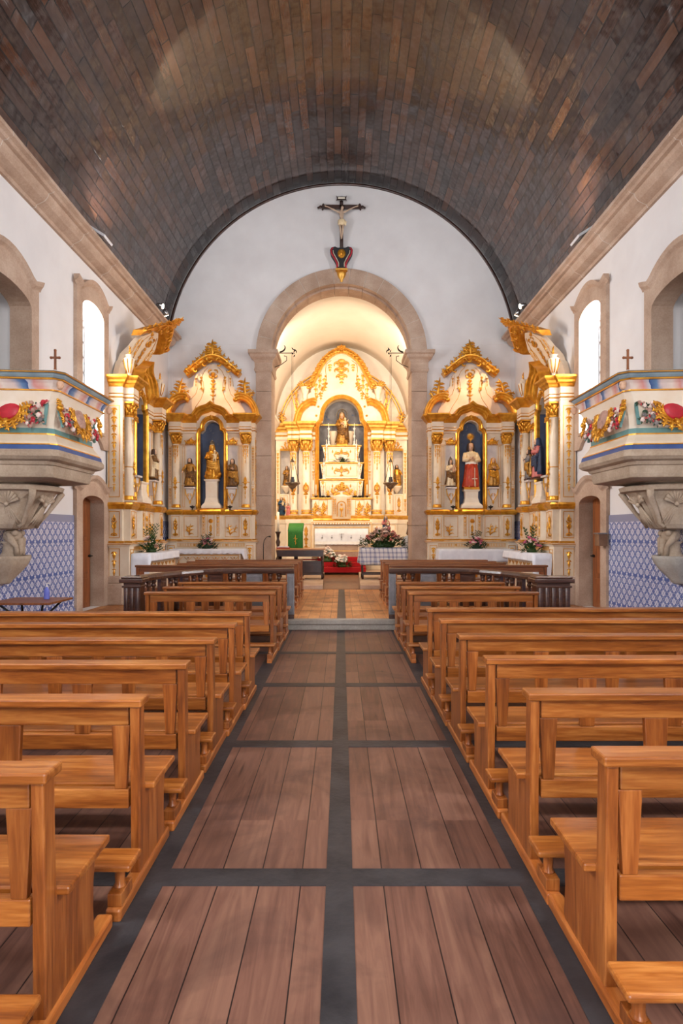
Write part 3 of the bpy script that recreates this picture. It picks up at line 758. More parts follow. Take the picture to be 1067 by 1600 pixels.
# ------------------------------------------------------------------ FIGURES
def hand(m, x, y, z, dx, dz, k, mi=0):
    """small open hand: palm, four unequal bent fingers, side thumb"""
    v = Vector((dx, -.25, dz)).normalized(); c = Vector((x, y, z)); sd = v.cross(Vector((0, 1, 0))).normalized()
    m.tube([c, c+v*.05*k, c+v*.085*k], [.022*k, .032*k, .026*k], 7, .5, mi)
    for i, l in enumerate((.06, .07, .066, .05)):
        b = c+v*.075*k+sd*(.027-.018*i)*k
        m.tube([b, b+v*l*.5*k, b+v*l*.9*k+Vector((0, -.018*k, 0))], [.0085*k, .008*k, .006*k], 5, 1, mi)
    b = c+v*.03*k+sd*.028*k; m.tube([b, b+(v+sd).normalized()*.05*k], [.01*k, .007*k], 5, 1, mi)
def head(m, x, y, z, k, mi=0, tilt=0):
    """head about .22*k tall centred at (x,y,z): skull, jaw, nose, brow, ears"""
    pr = [(.001, -.115), (.04, -.108), (.062, -.08), (.074, -.04), (.08, 0), (.084, .04), (.078, .08), (.05, .108), (.001, .118)]
    m.lathe([(r*k, q*k) for r, q in pr], x, y, 14, .92, 1.08, m=mi, cz=z)
    m.tube([(x, y-.078*k, z+.02*k), (x, y-.1*k, z-.022*k), (x, y-.08*k, z-.03*k)], [.008*k, .015*k, .012*k], 6, 1, mi)
    m.tube([(x-.03*k, y-.078*k, z-.055*k), (x, y-.088*k, z-.053*k), (x+.03*k, y-.078*k, z-.055*k)], [.005*k, .009*k, .005*k], 5, 1, mi)
    for s in (-1, 1):
        m.ball(x+s*.03*k, y-.078*k, z+.014*k, .013*k, n=6, m=mi); m.ball(x+s*.078*k, y+.005*k, z, .02*k, .4, .8, 1.3, 6, mi)
def statue(name, label, loc, H, robe, mantle, skin='skin_tone', hair='dark_hair', rz=0, pose='bless', veil=None, halo=None, child=False, base=None, group=None, extra=None, belt=None, crown=False, skirt=None):
    """carved saint of height H standing on its base; front is -y"""
    r = thing(name, label, 'statue', loc, rz, group); k = H/1.0
    bz = 0.0
    if base:
        m = MB(); m.box(-.17*k, .17*k, -.13*k, .13*k, 0, .05*k); m.build('plinth', base, r, bevel=.006); bz = .05*k
    rn = random.Random(hash(label) % 9999 if False else len(label)*31+int(H*1000))
    sw = lambda z: (.022*k*sin(pi*(z)/(.9*k)), -.01*k*sin(2*pi*z/(.9*k)))
    # body: one continuous form, neck and head included
    m = MB()
    m.lathe([(.075*k, .62*k), (.085*k, .74*k), (.04*k, .79*k), (.033*k, .83*k)], 0, 0, 12, 1, .8, cz=bz, sway=None)
    head(m, 0, -.01*k, bz+.895*k, k*.82)
    hands = {'bless': ((-.16, .66, -.3, 1), (.03, .6, -1, .2)), 'hold': ((-.05, .62, .8, .3), (.07, .6, -.7, .5)), 'open': ((-.2, .52, -.7, -.6), (.2, .55, .7, -.4)), 'pray': ((-.015, .66, .1, 1), (.02, .66, -.1, 1))}[pose]
    for hx, hz, dx, dz in hands: hand(m, hx*k, -.13*k, bz+hz*k, dx, dz, k*.75)
    m.build('body', skin, r)
    # robe with folds and sleeves
    m = MB()
    pr = [(.15, 0, 1), (.165, .02, 1), (.155, .1, 1), (.14, .22, .9), (.128, .36, .7), (.118, .48, .5), (.108, .56, .35), (.112, .64, .25), (.125, .72, .15), (.115, .775, .1), (.06, .81, 0), (.04, .825, 0)]
    m.lathe([(a*k, b*k, c) for a, b, c in pr], 0, 0, 34, 1.12, .78, fold=.085, fk=9, cz=bz, sway=sw)
    for (hx, hz, dx, dz), s in zip(hands, (-1, 1)):
        sh = Vector((s*.115*k, 0, bz+.755*k)); hd = Vector((hx*k, -.12*k, bz+hz*k)); el = (sh+hd)/2+Vector((s*.075*k, -.01*k, -.085*k))
        m.tube([sh, (sh+el)/2, el, (el+hd)/2, hd], [.05*k, .052*k, .05*k, .05*k, .045*k], 9)
    m.build('robe', robe, r)
    if skirt: m = MB(); m.lathe([(.168*k, 0, 1), (.175*k, .04*k, 1), (.155*k, .2*k, .9), (.138*k, .38*k, .7), (.126*k, .52*k, .5)], 0, -.004*k, 26, 1.12, .8, fold=.085, fk=8, cz=bz, sway=sw, a0=radians(150), a1=radians(318)); o = m.build('skirt', skirt, r); sd = o.modifiers.new('s', 'SOLIDIFY'); sd.thickness = .012*k
    if belt: m = MB(); m.lathe([(.118*k, .5*k), (.124*k, .52*k), (.12*k, .57*k)], 0, 0, 24, 1.14, .82, cz=bz, fold=.05, fk=7, sway=sw); m.build('sash', belt, r)
    if mantle:
        m = MB(); a0, a1 = radians(-28), radians(208)
        pr = [(.19, .06, 1), (.18, .16, 1), (.165, .32, .8), (.15, .5, .6), (.15, .64, .4), (.145, .74, .2), (.1, .8, .1), (.07, .82, 0)]
        m.lathe([(a*k, b*k, c) for a, b, c in pr], 0, 0, 26, 1.12, .84, fold=.09, fk=7, cz=bz, a0=a0, a1=a1, sway=sw)
        # front swag thrown across the hips
        for q in range(4):
            zz = bz+(.5-.055*q)*k
            m.tube([(-.14*k, -.02*k, zz+.06*k), (-.07*k, -.11*k, zz+.01*k), (.02*k, -.135*k, zz-.03*k), (.1*k, -.1*k, zz+.0*k), (.15*k, -.03*k, zz+.1*k)], [.02*k, .03*k, .034*k, .03*k, .02*k], 7)
        for q in range(3): m.tube([((.1+.02*q)*k, -.09*k, bz+.5*k), ((.11+.02*q)*k, -.1*k, bz+.3*k), ((.1+.025*q)*k, -.09*k, bz+.14*k)], [.02*k, .026*k, .012*k], 7)
        o = m.build('mantle', mantle, r); sd = o.modifiers.new('s', 'SOLIDIFY'); sd.thickness = .012*k
    m = MB()
    if veil:
        m.lathe([(.12*k, .72*k), (.1*k, .82*k), (.083*k, .9*k), (.078*k, .96*k), (.04*k, .995*k), (.001, 1.005*k)], 0, .012*k, 18, 1, 1, fold=.03, cz=bz, a0=radians(-55), a1=radians(235)); o = m.build('veil', veil, r); sd = o.modifiers.new('s', 'SOLIDIFY'); sd.thickness = .01*k
    elif hair:
        m.lathe([(.07*k, .77*k), (.088*k, .83*k), (.084*k, .91*k), (.07*k, .975*k), (.04*k, 1.0*k), (.001, 1.01*k)], 0, .004*k, 20, 1, 1.05, fold=.07, fk=11, cz=bz, a0=radians(-48), a1=radians(228))
        if pose in ('bless', 'open') and hair == 'dark_hair': m.lathe([(.001, -.05*k), (.03*k, -.02*k), (.035*k, .015*k)], 0, -.055*k, 10, 1, .7, cz=bz+.83*k)
        o = m.build('hair', hair, r); sd = o.modifiers.new('s', 'SOLIDIFY'); sd.thickness = .012*k
    if child:
        m = MB(); c = Vector((.1*k, -.12*k, bz+.66*k))
        m.lathe([(.001, -.1*k), (.05*k, -.07*k), (.055*k, 0), (.045*k, .05*k), (.02*k, .075*k)], c.x, c.y, 12, 1, .8, cz=c.z, fold=.06)
        head(m, c.x, c.y-.005*k, c.z+.115*k, k*.42)
        m.tube([c+Vector((.03*k, -.02*k, .04*k)), c+Vector((.08*k, -.05*k, .05*k)), c+Vector((.1*k, -.07*k, .09*k))], [.017*k, .014*k, .01*k], 7)
        m.tube([c+Vector((-.03*k, -.02*k, .04*k)), c+Vector((-.07*k, -.05*k, .03*k))], [.017*k, .012*k], 7)
        for q in (-1, 1): m.tube([c+Vector((q*.02*k, -.03*k, -.07*k)), c+Vector((q*.03*k, -.07*k, -.1*k)), c+Vector((q*.03*k, -.06*k, -.17*k))], [.024*k, .02*k, .012*k], 7)
        m.build('held_child', 'cream_robe' if robe != 'cream_robe' else skin, r)
    top = bz+1.0*k
    if halo == 'rays':
        m = MB(); c = top+.13*k
        m.tube([(0, 0, top-.02*k), (0, 0, c)], .006*k)
        for i in range(18): m.leaf(0, 0, c, 2*pi*i/18, .1*k, .02*k, .004)
        m.lathe([(.03*k, -.006*k), (.03*k, .006*k)], 0, 0, 12, cz=c); m.build('halo', 'gold_leaf', r)
    elif halo == 'oval':
        m = MB(); pts = [(.16*k*cos(2*pi*i/28), .2*k*sin(2*pi*i/28)+bz+.92*k, .05*k) for i in range(28)]
        m.sweep(pts, [(-.008*k, 0), (0, .012*k), (.008*k, 0)], closed=True)
        for i in range(28): m.leaf(.165*k*cos(2*pi*i/28), .05*k, bz+.92*k+.205*k*sin(2*pi*i/28), 2*pi*i/28, .035*k, .016*k, .004)
        m.build('halo', 'aged_silver', r)
    elif halo == 'disc':
        m = MB(); m.prism([(.075*k*cos(2*pi*i/20), bz+.96*k+.075*k*sin(2*pi*i/20)) for i in range(20)], .07*k, .08*k); m.build('halo', 'gold_leaf', r)
    if crown:
        m = MB(); m.lathe([(.06*k, 0), (.066*k, .03*k), (.05*k, .05*k)], 0, 0, 14, cz=top-.03*k)
        for i in range(7): a = 2*pi*i/7; m.tube([(.06*k*cos(a), .06*k*sin(a), top+.01*k), (.05*k*cos(a), .05*k*sin(a), top+.06*k), (0, 0, top+.1*k)], [.008*k, .008*k, .006*k], 5)
        m.ball(0, 0, top+.11*k, .016*k, n=6); m.build('crown', 'aged_silver', r)
    if extra == 'staff':
        m = MB(); m.tube([(.17*k, -.12*k, bz), (.17*k, -.12*k, bz+1.02*k)], .008*k); m.curl(.17*k, -.12*k, bz+1.0*k, pi/2, .2*k, -4.5, .014*k); m.build('staff', 'gold_leaf', r)
    if extra == 'clouds':
        m = MB(); q = random.Random(4)
        for i in range(26): a = q.uniform(pi, 2*pi); rr = q.uniform(.08, .2)*k; m.ball(rr*cos(a)*1.1, rr*sin(a)*.6, q.uniform(.04, .2)*k, q.uniform(.045, .075)*k, n=8)
        m.build('cloud_base', 'gold_leaf', r)
    if extra == 'cross':
        m = MB(); m.box(.04*k, .055*k, -.2*k, -.185*k, bz+.02*k, bz+.42*k); m.box(-.01*k, .105*k, -.2*k, -.185*k, bz+.17*k, bz+.19*k); m.build('held_cross', 'cream_lacquer', r)
    if extra == 'mitre':
        m = MB(); m.lathe([(.07*k, 0), (.085*k, .06*k), (.05*k, .14*k), (.001, .18*k)], 0, 0, 14, 1, .5, cz=top-.05*k); m.build('mitre', 'gilded_robe', r)
    return r

# ------------------------------------------------------------------ GILDED RETABLES
def column(r, x, y, zb, zt, rad, post, MC, MG, caph=.3, med=False, parts=True):
    m = MB(); m.lathe([(rad*1.05, zb+.02), (rad, zb+.12), (rad, zb+(zt-zb)*.35), (rad*.9, zt-caph)], x, y, 20); m.box(x-rad*1.25, x+rad*1.25, y-rad*1.25, y+rad*1.25, zb, zb+.03)
    c = m.build('column', MC, r, post)
    m = MB(); z0 = zt-caph
    m.lathe([(rad*.98, z0-.02), (rad*1.05, z0), (rad*.98, z0+.02), (rad*.95, z0+.08), (rad*1.05, z0+caph*.6), (rad*1.35, z0+caph*.82)], x, y, 16)
    for row, (zz, L) in enumerate(((z0+.02, caph*.42), (z0+caph*.3, caph*.45))):
        for i in range(8):
            a = 2*pi*(i+.5*row)/8; ca, sa = cos(a), sin(a); R = rad*(1.0+.05*row)
            m.tube([(x+R*ca, y+R*sa, zz), (x+R*1.12*ca, y+R*1.12*sa, zz+L*.6), (x+R*1.5*ca, y+R*1.5*sa, zz+L), (x+R*1.55*ca, y+R*1.55*sa, zz+L*.85)], [rad*.3, rad*.34, rad*.2, rad*.08], 5)
    for sx in (-1, 1):
        for sy in (-1, 1): m.ball(x+sx*rad*1.3, y+sy*rad*1.3, zt-caph*.22, rad*.3, n=6)
    m.box(x-rad*1.45, x+rad*1.45, y-rad*1.45, y+rad*1.45, zt-caph*.13, zt)
    m.build('capital', MG, c, post)
    yf = y-rad-.004
    for sx in (-.55, 0, .55): m = MB(); m.pendant(x+sx*rad, yf+abs(sx)*rad*.22, z0-.06, (zt-zb)*(.16 if sx else .24), rad*.5); m.build('husk_garland', MG, c, post)
    m = MB()
    zm = zb+(zt-zb)*(.35)
    m.urn_motif(x, yf, zm-.17 if not med else zm-.25, zm+.17 if not med else zm+.25, rad*1.7)
    m.pendant(x, yf, zm-.14, (zt-zb)*.16, rad*.5)
    if med:
        m.sweep([(x+rad*.62*cos(2*pi*i/18), zm+rad*.9*sin(2*pi*i/18), yf) for i in range(18)], [(-.02, 0), (0, .03), (.02, 0)], closed=True)
    else: m.lathe([(rad*1.02, zm-.01), (rad*1.1, zm), (rad*1.02, zm+.01)], x, y, 20)
    m.build('column_cartouche', MG, c, post); m = MB()
    m.lathe([(rad*1.15, zb+.03), (rad*1.25, zb+.06), (rad*1.08, zb+.09), (rad*1.15, zb+.11), (rad*1.02, zb+.13)], x, y, 20)
    if med:
        for i in range(10): a = pi+pi*i/9; m.leaf(x+rad*1.05*cos(a), y+rad*1.05*sin(a), zb+.12, pi/2, rad*.7, rad*.4, .01)
    m.build('column_base', MG, c, post)
CORN = [(-.05, 0), (-.05, .02), (-.03, .05), (0, .08), (.03, .1), (.06, .13), (.09, .15), (.13, .19), (.16, .2), (.16, 0)]
def retable(name, label, loc, rz, bend=False, seed=1, urns=False):
    r = thing(name, label, 'altarpiece', loc, rz, None); rn = random.Random(seed)
    MC, MG = 'cream_lacquer', 'gold_leaf'
    def post(p):
        if bend and p[2] > 5.42:
            t_ = (p[2]-5.42)/1.9; q = min(t_, 1.1)
            return (p[0]*(1-.1*q), p[1]-1.22*q**1.3+.03, 5.42+1.33*sin(q*1.25)/sin(1.25))
        return p
    P = post
    hb = 1.22
    # lower stage: plinth, gradine and altar body
    m = MB(); m.box(-hb, hb, -.3, 0, 0, 1.44)
    for s in (-1, 1): m.box(s*.98, s*(hb+.03), -.5, -.3, 0, 1.42)
    m.box(-.98, .98, -.42, -.3, 0, 1.42); m.build('plinth', MC, r, P, bevel=.006)
    m = MB(); m.plan([(-hb-.03, 0), (-hb-.03, -.5), (-.98, -.5), (-.98, -.43), (.98, -.43), (.98, -.5), (hb+.03, -.5), (hb+.03, 0)], [(-.03, 1.4), (.01, 1.4), (.03, 1.43), (.05, 1.45), (.05, 1.47), (-.03, 1.48)]); m.build('plinth_moulding', MC, r, P)
    m = MB()
    for s in (-1, 1): m.outline(s*1.1-.1, s*1.1+.1, .25, 1.34, -.5, .01); m.pendant(s*1.1, -.505, 1.28, .9, .09)
    m.outline(-.94, .94, 1.3, 1.4, -.42, .008)
    for i in range(41): m.box(-.9+i*.045, -.885+i*.045, -.427, -.42, 1.315, 1.385)
    for x in (-.45, .45): m.rosette(x, -.43, 1.35, .04)
    m.plan([(-hb-.03, 0), (-hb-.03, -.5), (-.98, -.5), (-.98, -.43), (.98, -.43), (.98, -.5), (hb+.03, -.5), (hb+.03, 0)], [(.05, 1.448), (.056, 1.456), (.05, 1.464)])
    m.build('plinth_gilding', MG, r, P)
    # predella
    m = MB(); m.box(-hb, hb, -.34, 0, 1.48, 2.22)
    for s in (-1, 1): m.box(s*.84, s*1.12, -.48, -.34, 1.48, 2.22)
    pl = [(-.33, -.34), (-.25, -.44), (.25, -.44), (.33, -.34)]; m.prism(pl, 1.48, 2.3, 'z'); m.build('predella', MC, r, P, bevel=.005)
    ledge = [(-hb-.02, 0), (-hb-.02, -.36), (-1.14, -.36), (-1.14, -.5), (-.82, -.5), (-.82, -.36), (-.36, -.36), (-.27, -.46), (.27, -.46), (.36, -.36), (.82, -.36), (.82, -.5), (1.14, -.5), (1.14, -.36), (hb+.02, -.36), (hb+.02, 0)]
    m = MB(); m.plan(ledge, [(-.05, 2.2), (.01, 2.2), (.03, 2.24), (.05, 2.26), (.06, 2.3), (.03, 2.34), (-.05, 2.34)]); m.box(-.38, .38, -.42, 0, 2.3, 2.38)
    m.plan(ledge, [(-.04, 1.47), (.01, 1.47), (.025, 1.49), (.01, 1.52), (-.04, 1.52)]); m.build('ledge', MG, r, P)
    m = MB()
    for s in (-1, 1):
        m.outline(s*.98-.11, s*.98+.11, 1.57, 2.16, -.48, .01); m.urn_motif(s*.98, -.485, 1.6, 2.12, .19)
        m.outline(s*.58-.2, s*.58+.2, 1.57, 2.16, -.34, .01)
        m.spray(s*.58-.05, -.35, 1.62, pi/2+.1*s, .42, .022, rn, 5); m.spray(s*.62, -.35, 1.7, pi/2-.5*s, .3, .016, rn, 3)
        m.outline(s*.2-.04, s*.2+.04, 1.6, 2.18, -.44, .008); m.pendant(s*.2, -.445, 2.14, .5, .05)
    m.outline(-.1, .1, 1.55, 2.22, -.44, .01); m.rosette(0, -.45, 2.02, .075, k=12); m.urn_motif(0, -.445, 1.62, 1.95, .13)
    m.build('predella_gilding', MG, r, P)
    # main stage with central niche
    m = MB(); f = -.3
    for s in (-1, 1): m.box(s*.35, s*hb, f, -.02, 2.34, 4.6)
    for s in (-1, 1):
        m.box(s*1.12, s*(hb), f-.05, f, 2.34, 4.5)
    k = arc(0, 4.62, .235, pi, 0, 16)
    m.prism([(-.36, 4.5)]+k+[(.36, 4.5), (hb, 4.6), (hb, 5.0), (-hb, 5.0), (-hb, 4.6)], f, -.02)
    m.build('main_panel', MC, r, P)
    m = MB(); m.box(-.4, .4, -.035, 0, 2.34, 4.95); nb = m.build('niche_back', 'niche_blue', r, P)
    for s in (-1, 1): m = MB(); m.box(s*.335, s*.352, f+.01, -.035, 2.38, 4.56); m.build('niche_lining', 'niche_blue', r, P)
    m = MB(); q = random.Random(seed+5)
    for i in range(9):
        a = q.uniform(-.6, .6); x = q.uniform(-.28, .28); z = q.uniform(4.2, 4.7); m.leaf(x, -.037, z, a+pi/4, .08, .03, .003)
    m.build('painted_flecks', 'niche_grey', nb, P)['kind'] = 'stuff'
    m = MB()
    path = [(-.37, 2.36), (-.37, 4.5), (-.33, 4.58), (-.26, 4.62)]+[(x, z) for x, z in arc(0, 4.66, .26, pi*.98, .02*pi, 18)]+[(.26, 4.62), (.33, 4.58), (.37, 4.5), (.37, 2.36)]
    path = [(a, b, f) for a, b in path]
    m.sweep(path, [(-.04, -.05), (-.04, .02), (-.015, .05), (.02, .035), (.045, .055), (.08, .03), (.08, 0)])
    m.build('niche_frame', MG, r, P)
    for s in (-1, 1): m = MB(); m.curl(s*.41, f-.03, 2.42, pi/2-s*.8, .16, s*3, .03); m.build('frame_foot', MG, r, P)
    m = MB()
    for i in range(15):
        a = pi*i/14; m.curl(.3*cos(a), f-.04, 4.66+.31*sin(a), a+(.5 if i < 7 else -.5), .1, 2.2*(1 if i < 7 else -1), .018, 6)
    m.spray(0, f-.05, 4.9, pi/2, .17, .026, rn, 4)
    m.build('niche_scrollwork', MG, r, P)
    # pale side fields, their little gilt canopies and consoles
    for s in (-1, 1):
        m = MB(); m.box(s*.59-.13, s*.59+.13, f-.006, f, 2.98, 4.2); m.prism(arc(s*.59, 4.2, .13, 0, pi, 10, .07), f-.006, f); m.build('marbled_field', 'marbled_lacquer', r, P)
        m = MB(); m.box(s*.59-.13, s*.59+.13, f-.12, f, 4.2, 4.24)
        m.lathe([(.13, 4.24), (.11, 4.28), (.05, 4.34), (.001, 4.38)], s*.59, f-.02, 12)
        for i in range(5): m.curl(s*.59-.1+.05*i, f-.1, 4.23, pi/2+(.5-.25*i), .12+.1*(i == 2), (1 if i < 2 else -1)*.8, .02, 6)
        for i in range(6): m.leaf(s*.59-.12+.048*i, f-.12, 4.21, -pi/2, .06, .035)
        m.build('niche_canopy', MG, r, P)
        m = MB(); m.box(s*.59-.15, s*.59+.15, f-.2, f, 2.93, 2.97); m.prism([(s*.59-.13, 2.93), (s*.59+.13, 2.93), (s*.59+.09, 2.75), (s*.59+.03, 2.6), (s*.59-.03, 2.6), (s*.59-.09, 2.75)], f-.13, f); c = m.build('console', 'marbled_lacquer', r, P, bevel=.004)
        m = MB()
        for q in (-1, 1): m.tube([(s*.59+q*.13, f-.14, 2.92), (s*.59+q*.11, f-.14, 2.78), (s*.59+q*.04, f-.13, 2.64), (s*.59, f-.12, 2.56)], [.014, .018, .014, .008], 5); m.curl(s*.59+q*.03, f-.14, 2.72, pi/2-q*.8, .14, q*3, .014)
        m.leaf(s*.59, f-.13, 2.62, -pi/2, .14, .07); m.build('console_scroll', 'pale_gold', c, P)
    # columns, outer pilaster gilding
    for s in (-1, 1): column(r, s*.98, -.4, 2.36, 4.5, .105, P, MC, MG)
    m = MB()
    for s in (-1, 1):
        m.outline(s*1.17-.04, s*1.17+.04, 2.42, 3.0, f-.05, .007); m.outline(s*1.17-.04, s*1.17+.04, 3.05, 4.14, f-.05, .007)
        m.pendant(s*1.17, f-.055, 4.1, .95, .045); m.pendant(s*1.17, f-.055, 2.95, .45, .045)
        m.outline(s*.8-.035, s*.8+.035, 2.42, 4.14, f, .006); m.box(s*.44, s*.87, f-.01, f, 3.02, 3.03); m.box(s*.44, s*.87, f-.012, f, 4.17, 4.185)
    m.build('pilaster_gilding', MG, r, P)
    # entablature
    ent = [(-hb, 0), (-hb, -.34), (-1.13, -.34), (-1.13, -.54), (-.83, -.54), (-.83, -.34), (-.42, -.34)]
    entr = [(-x, y) for x, y in ent[::-1]]
    m = MB()
    for s, e in ((-1, ent), (1, entr)):
        m = MB(); m.plan(e, [(-.3, 4.5), (0, 4.5), (.01, 4.53), (.01, 4.8), (-.3, 4.8)]); m.box(s*.84, s*1.12, -.53, -.2, 4.5, 4.82); m.build('frieze', MC, r, P)
    for e in (ent, entr):
        m = MB(); m.plan(e, [(-.05, 4.56), (.015, 4.56), (.03, 4.575), (.015, 4.59), (-.05, 4.59)]); m.plan(e, [(-.05, 4.64), (.012, 4.64), (.02, 4.65), (.012, 4.66), (-.05, 4.66)])
        m.build('frieze_gilding', MG, r, P)
    m = MB()
    for e in (ent, entr): m.plan(e, [(-.3, 4.78), (.0, 4.78), (.03, 4.82), (.05, 4.85), (.09, 4.88), (.11, 4.92), (.15, 4.95), (.17, 4.97), (.17, 5.01), (-.3, 5.03)])
    oh = [(.6, 4.9), (.5, 4.91), (.44, 4.95), (.4, 5.02), (.34, 5.09), (.25, 5.14), (.14, 5.17), (.06, 5.2), (0, 5.25)]
    og = [(-x, z) for x, z in oh]+oh[-2::-1]
    if bend: og = [(x, z+.3*max(0, 1-abs(x)/.5)**.5) for x, z in og]
    m.sweep([(x, z, -.3) for x, z in og[::1]], [(-.09, 0), (-.09, .06), (-.06, .1), (-.02, .12), (.0, .16), (.04, .18), (.06, .24), (.1, .26), (.12, 0)])
    m.build('cornice', MG, r, P)
    # pediment: bell-shaped white body
    half = [(.95, 5.0), (.9, 5.2), (.78, 5.42), (.66, 5.5), (.68, 5.68), (.62, 5.82), (.56, 5.9), (.55, 6.05), (.5, 6.2), (.3, 6.36), (.15, 6.48), (0, 6.52)]
    m = MB(); n_ = len(half)
    if bend:
        # slice horizontally so that the body can follow its forward curve
        vs = []; fs = []; Z = [5.0+1.52*i/20 for i in range(21)]
        def wz(z):
            for (a, b), (c, d) in zip(half, half[1:]):
                if b <= z <= d: return a+(c-a)*(z-b)/max(1e-6, d-b)
            return 0.02
        for z in Z: w_ = max(wz(z), .03); vs += [(-w_, -.14, z), (w_, -.14, z), (w_, -.02, z), (-w_, -.02, z)]
        for i in range(20):
            for q in range(4): fs.append((i*4+q, i*4+(q+1) % 4, i*4+4+(q+1) % 4, i*4+4+q))
        fs += [(3, 2, 1, 0), (80, 81, 82, 83)]; m.add(vs, fs)
    else: m.prism([(x, z) for x, z in half]+[(-x, z) for x, z in half[-2::-1]], -.14, 0)
    m.build('pediment', MC, r, P)
    m = MB()
    for s in (-1, 1):
        m.sweep([(s*x, z, -.14) for x, z in [(.62, 5.05), (.5, 5.3), (.35, 5.52), (.27, 5.75), (.28, 5.98), (.33, 6.15), (.25, 6.32), (.14, 6.42)]], [(-.006, 0), (0, .012), (.006, 0)])
        m.sweep([(s*x, z, -.14) for x, z in [(.66, 5.5), (.5, 5.66), (.44, 5.85), (.44, 6.02), (.45, 6.18)]], [(-.005, 0), (0, .01), (.005, 0)])
        m.pendant(s*.34, -.15, 6.16, .3, .06); m.rosette(s*.35, -.155, 5.98, .035); m.spray(s*.34, -.15, 5.86, -pi/2-s*.5, .22, .018, rn, 3)
        m.pendant(s*.49, -.15, 6.12, .26, .045)
    m.pendant(0, -.16, 6.28, .95, .1, k=9); m.rosette(0, -.17, 6.2, .08)
    for z_ in (6.02, 5.88, 5.74): m.rosette(0, -.165, z_, .05)
    for s in (-1, 1):
        m.curl(s*.03, -.15, 6.12, s*.0+(0 if s > 0 else pi), .2, s*2.4, .022); m.curl(s*.03, -.15, 6.34, (0.3 if s > 0 else pi-.3), .22, -s*2.8, .022)
        for z_ in (5.95, 5.8, 5.62): m.curl(s*.02, -.15, z_, (0 if s > 0 else pi)-s*.3, .11, s*2, .013, 6)
    m.build('pediment_gilding', MG, r, P)
    # broken pediment volutes (free-standing altarpieces only)
    for s in (() if bend else (-1, 1)):
        vp = [(1.26, 5.0), (1.23, 5.17), (1.15, 5.34), (1.04, 5.46), (.9, 5.53), (.78, 5.54), (.68, 5.5)]
        pr = [(-.1, -.2), (-.1, .1), (-.07, .14), (-.03, .15), (0, .18), (.04, .19), (.06, .22), (.09, .22), (.09, -.2)]
        vp = [(s*x, z, -.25) for x, z in vp]
        if s < 0: pass
        else: vp = vp[::-1]
        m = MB(); m.sweep(vp, pr); m.ball(s*.68, -.4, 5.44, .07, n=8)
        m.build('volute', MG, r, P)
        m = MB()
        m.spray(s*.95, -.3, 5.52, pi/2+s*.12, .72, .045, rn, 8, 1.1); m.spray(s*.86, -.28, 5.56, pi/2+s*.7, .36, .03, rn, 5); m.spray(s*1.05, -.28, 5.5, pi/2-s*.55, .34, .03, rn, 5)
        m.build('flame_finial', MG, r, P)
    # crest
    cr = [(-.76, 6.2), (-.66, 6.27), (-.54, 6.37), (-.42, 6.46), (-.32, 6.55), (-.2, 6.62), (-.1, 6.66), (0, 6.67), (.1, 6.66), (.2, 6.62), (.32, 6.55), (.42, 6.46), (.54, 6.37), (.66, 6.27), (.76, 6.2)]
    m = MB(); m.sweep([(x, z, -.1) for x, z in cr], [(-.07, -.08), (-.07, .12), (-.03, .16), (.02, .17), (.05, .22), (.08, .22), (.08, -.08)])
    c = m.build('crest', MG, r, P)
    m = MB()
    for i in range(13):
        t_ = i/12; x = -.7+1.4*t_; z = 6.3+.42*(1-abs(2*t_-1)**1.3); h_ = .22+.2*(1-abs(2*t_-1))
        m.spray(x, -.22, z-.06, pi/2-(t_-.5)*1.6+rn.uniform(-.2, .2), h_, .03, rn, 5, 1.3)
    for i in range(11):
        t_ = i/10; x = -.66+1.32*t_; z = 6.27+.38*(1-abs(2*t_-1)**1.3); m.curl(x, -.33, z-.05, -pi/2 if i % 2 else pi/2, .24, 3.4*(1 if i < 5 else -1), .03, 9); m.rosette(x+.05, -.32, z+.02, .05)
    m.spray(0, -.24, 6.68, pi/2, .64, .05, rn, 9, 1.2)
    for s in (-1, 1): m.spray(s*.05, -.24, 6.76, pi/2-s*.55, .38, .036, rn, 5); m.spray(s*.1, -.22, 6.74, pi/2-s*1.0, .3, .03, rn, 4)
    m.build('crest_foliage', MG, c, P)
    for s in (-1, 1):
        # gilded panels on the flanks
        m = MB(); m.M = Matrix.Translation((s*hb, -.17, 0)) @ Matrix.Rotation(s*pi/2, 4, 'Z')
        m.outline(-.12, .12, 2.45, 4.4, 0, .012); m.pendant(0, -.006, 4.35, 1.8, .1); m.outline(-.12, .12, 1.58, 2.15, 0, .012); m.urn_motif(0, -.006, 1.62, 2.1, .16)
        m.outline(-.12, .12, .7, 1.36, 0, .012); m.pendant(0, -.006, 1.3, .55, .09); m.build('flank_gilding', MG, r, P)
    if urns:
        for s in (-1, 1):
            m = MB(); m.lathe([(.08, 5.02), (.04, 5.07), (.04, 5.12), (.09, 5.24), (.13, 5.42), (.12, 5.44), (.06, 5.46), (.09, 5.52), (.001, 5.55)], s*1.02, -.42, 14)
            u = m.build('finial_urn', MC, r)
            m = MB()
            for i in range(8): a = 2*pi*i/8; m.tube([(s*1.02+.05*cos(a), -.42+.05*sin(a), 5.13), (s*1.02+.095*cos(a), -.42+.095*sin(a), 5.24), (s*1.02+.13*cos(a), -.42+.13*sin(a), 5.41)], .011, 4)
            m.spray(s*1.02, -.42, 5.53, pi/2, .24, .03, rn, 5); m.build('urn_gilding', MG, u)
    return r
def pedestal(r_, x, z0, h, w, y=-.28, tiers=1):
    """bell-footed pedestal under a niche figure"""
    m = MB(); m.lathe([(w, 0), (w*1.02, .05), (w*.98, .08), (w*.72, .16), (w*.6, .3 if tiers == 1 else .26), (w*.62, h-.06), (w*.74, h-.04), (w*.78, h)], x, y, 4, 1, .62, smooth=False, cz=z0, a0=pi/4, a1=pi/4+2*pi)
    return m.build('pedestal', 'altar_cream', r_, bevel=.008)

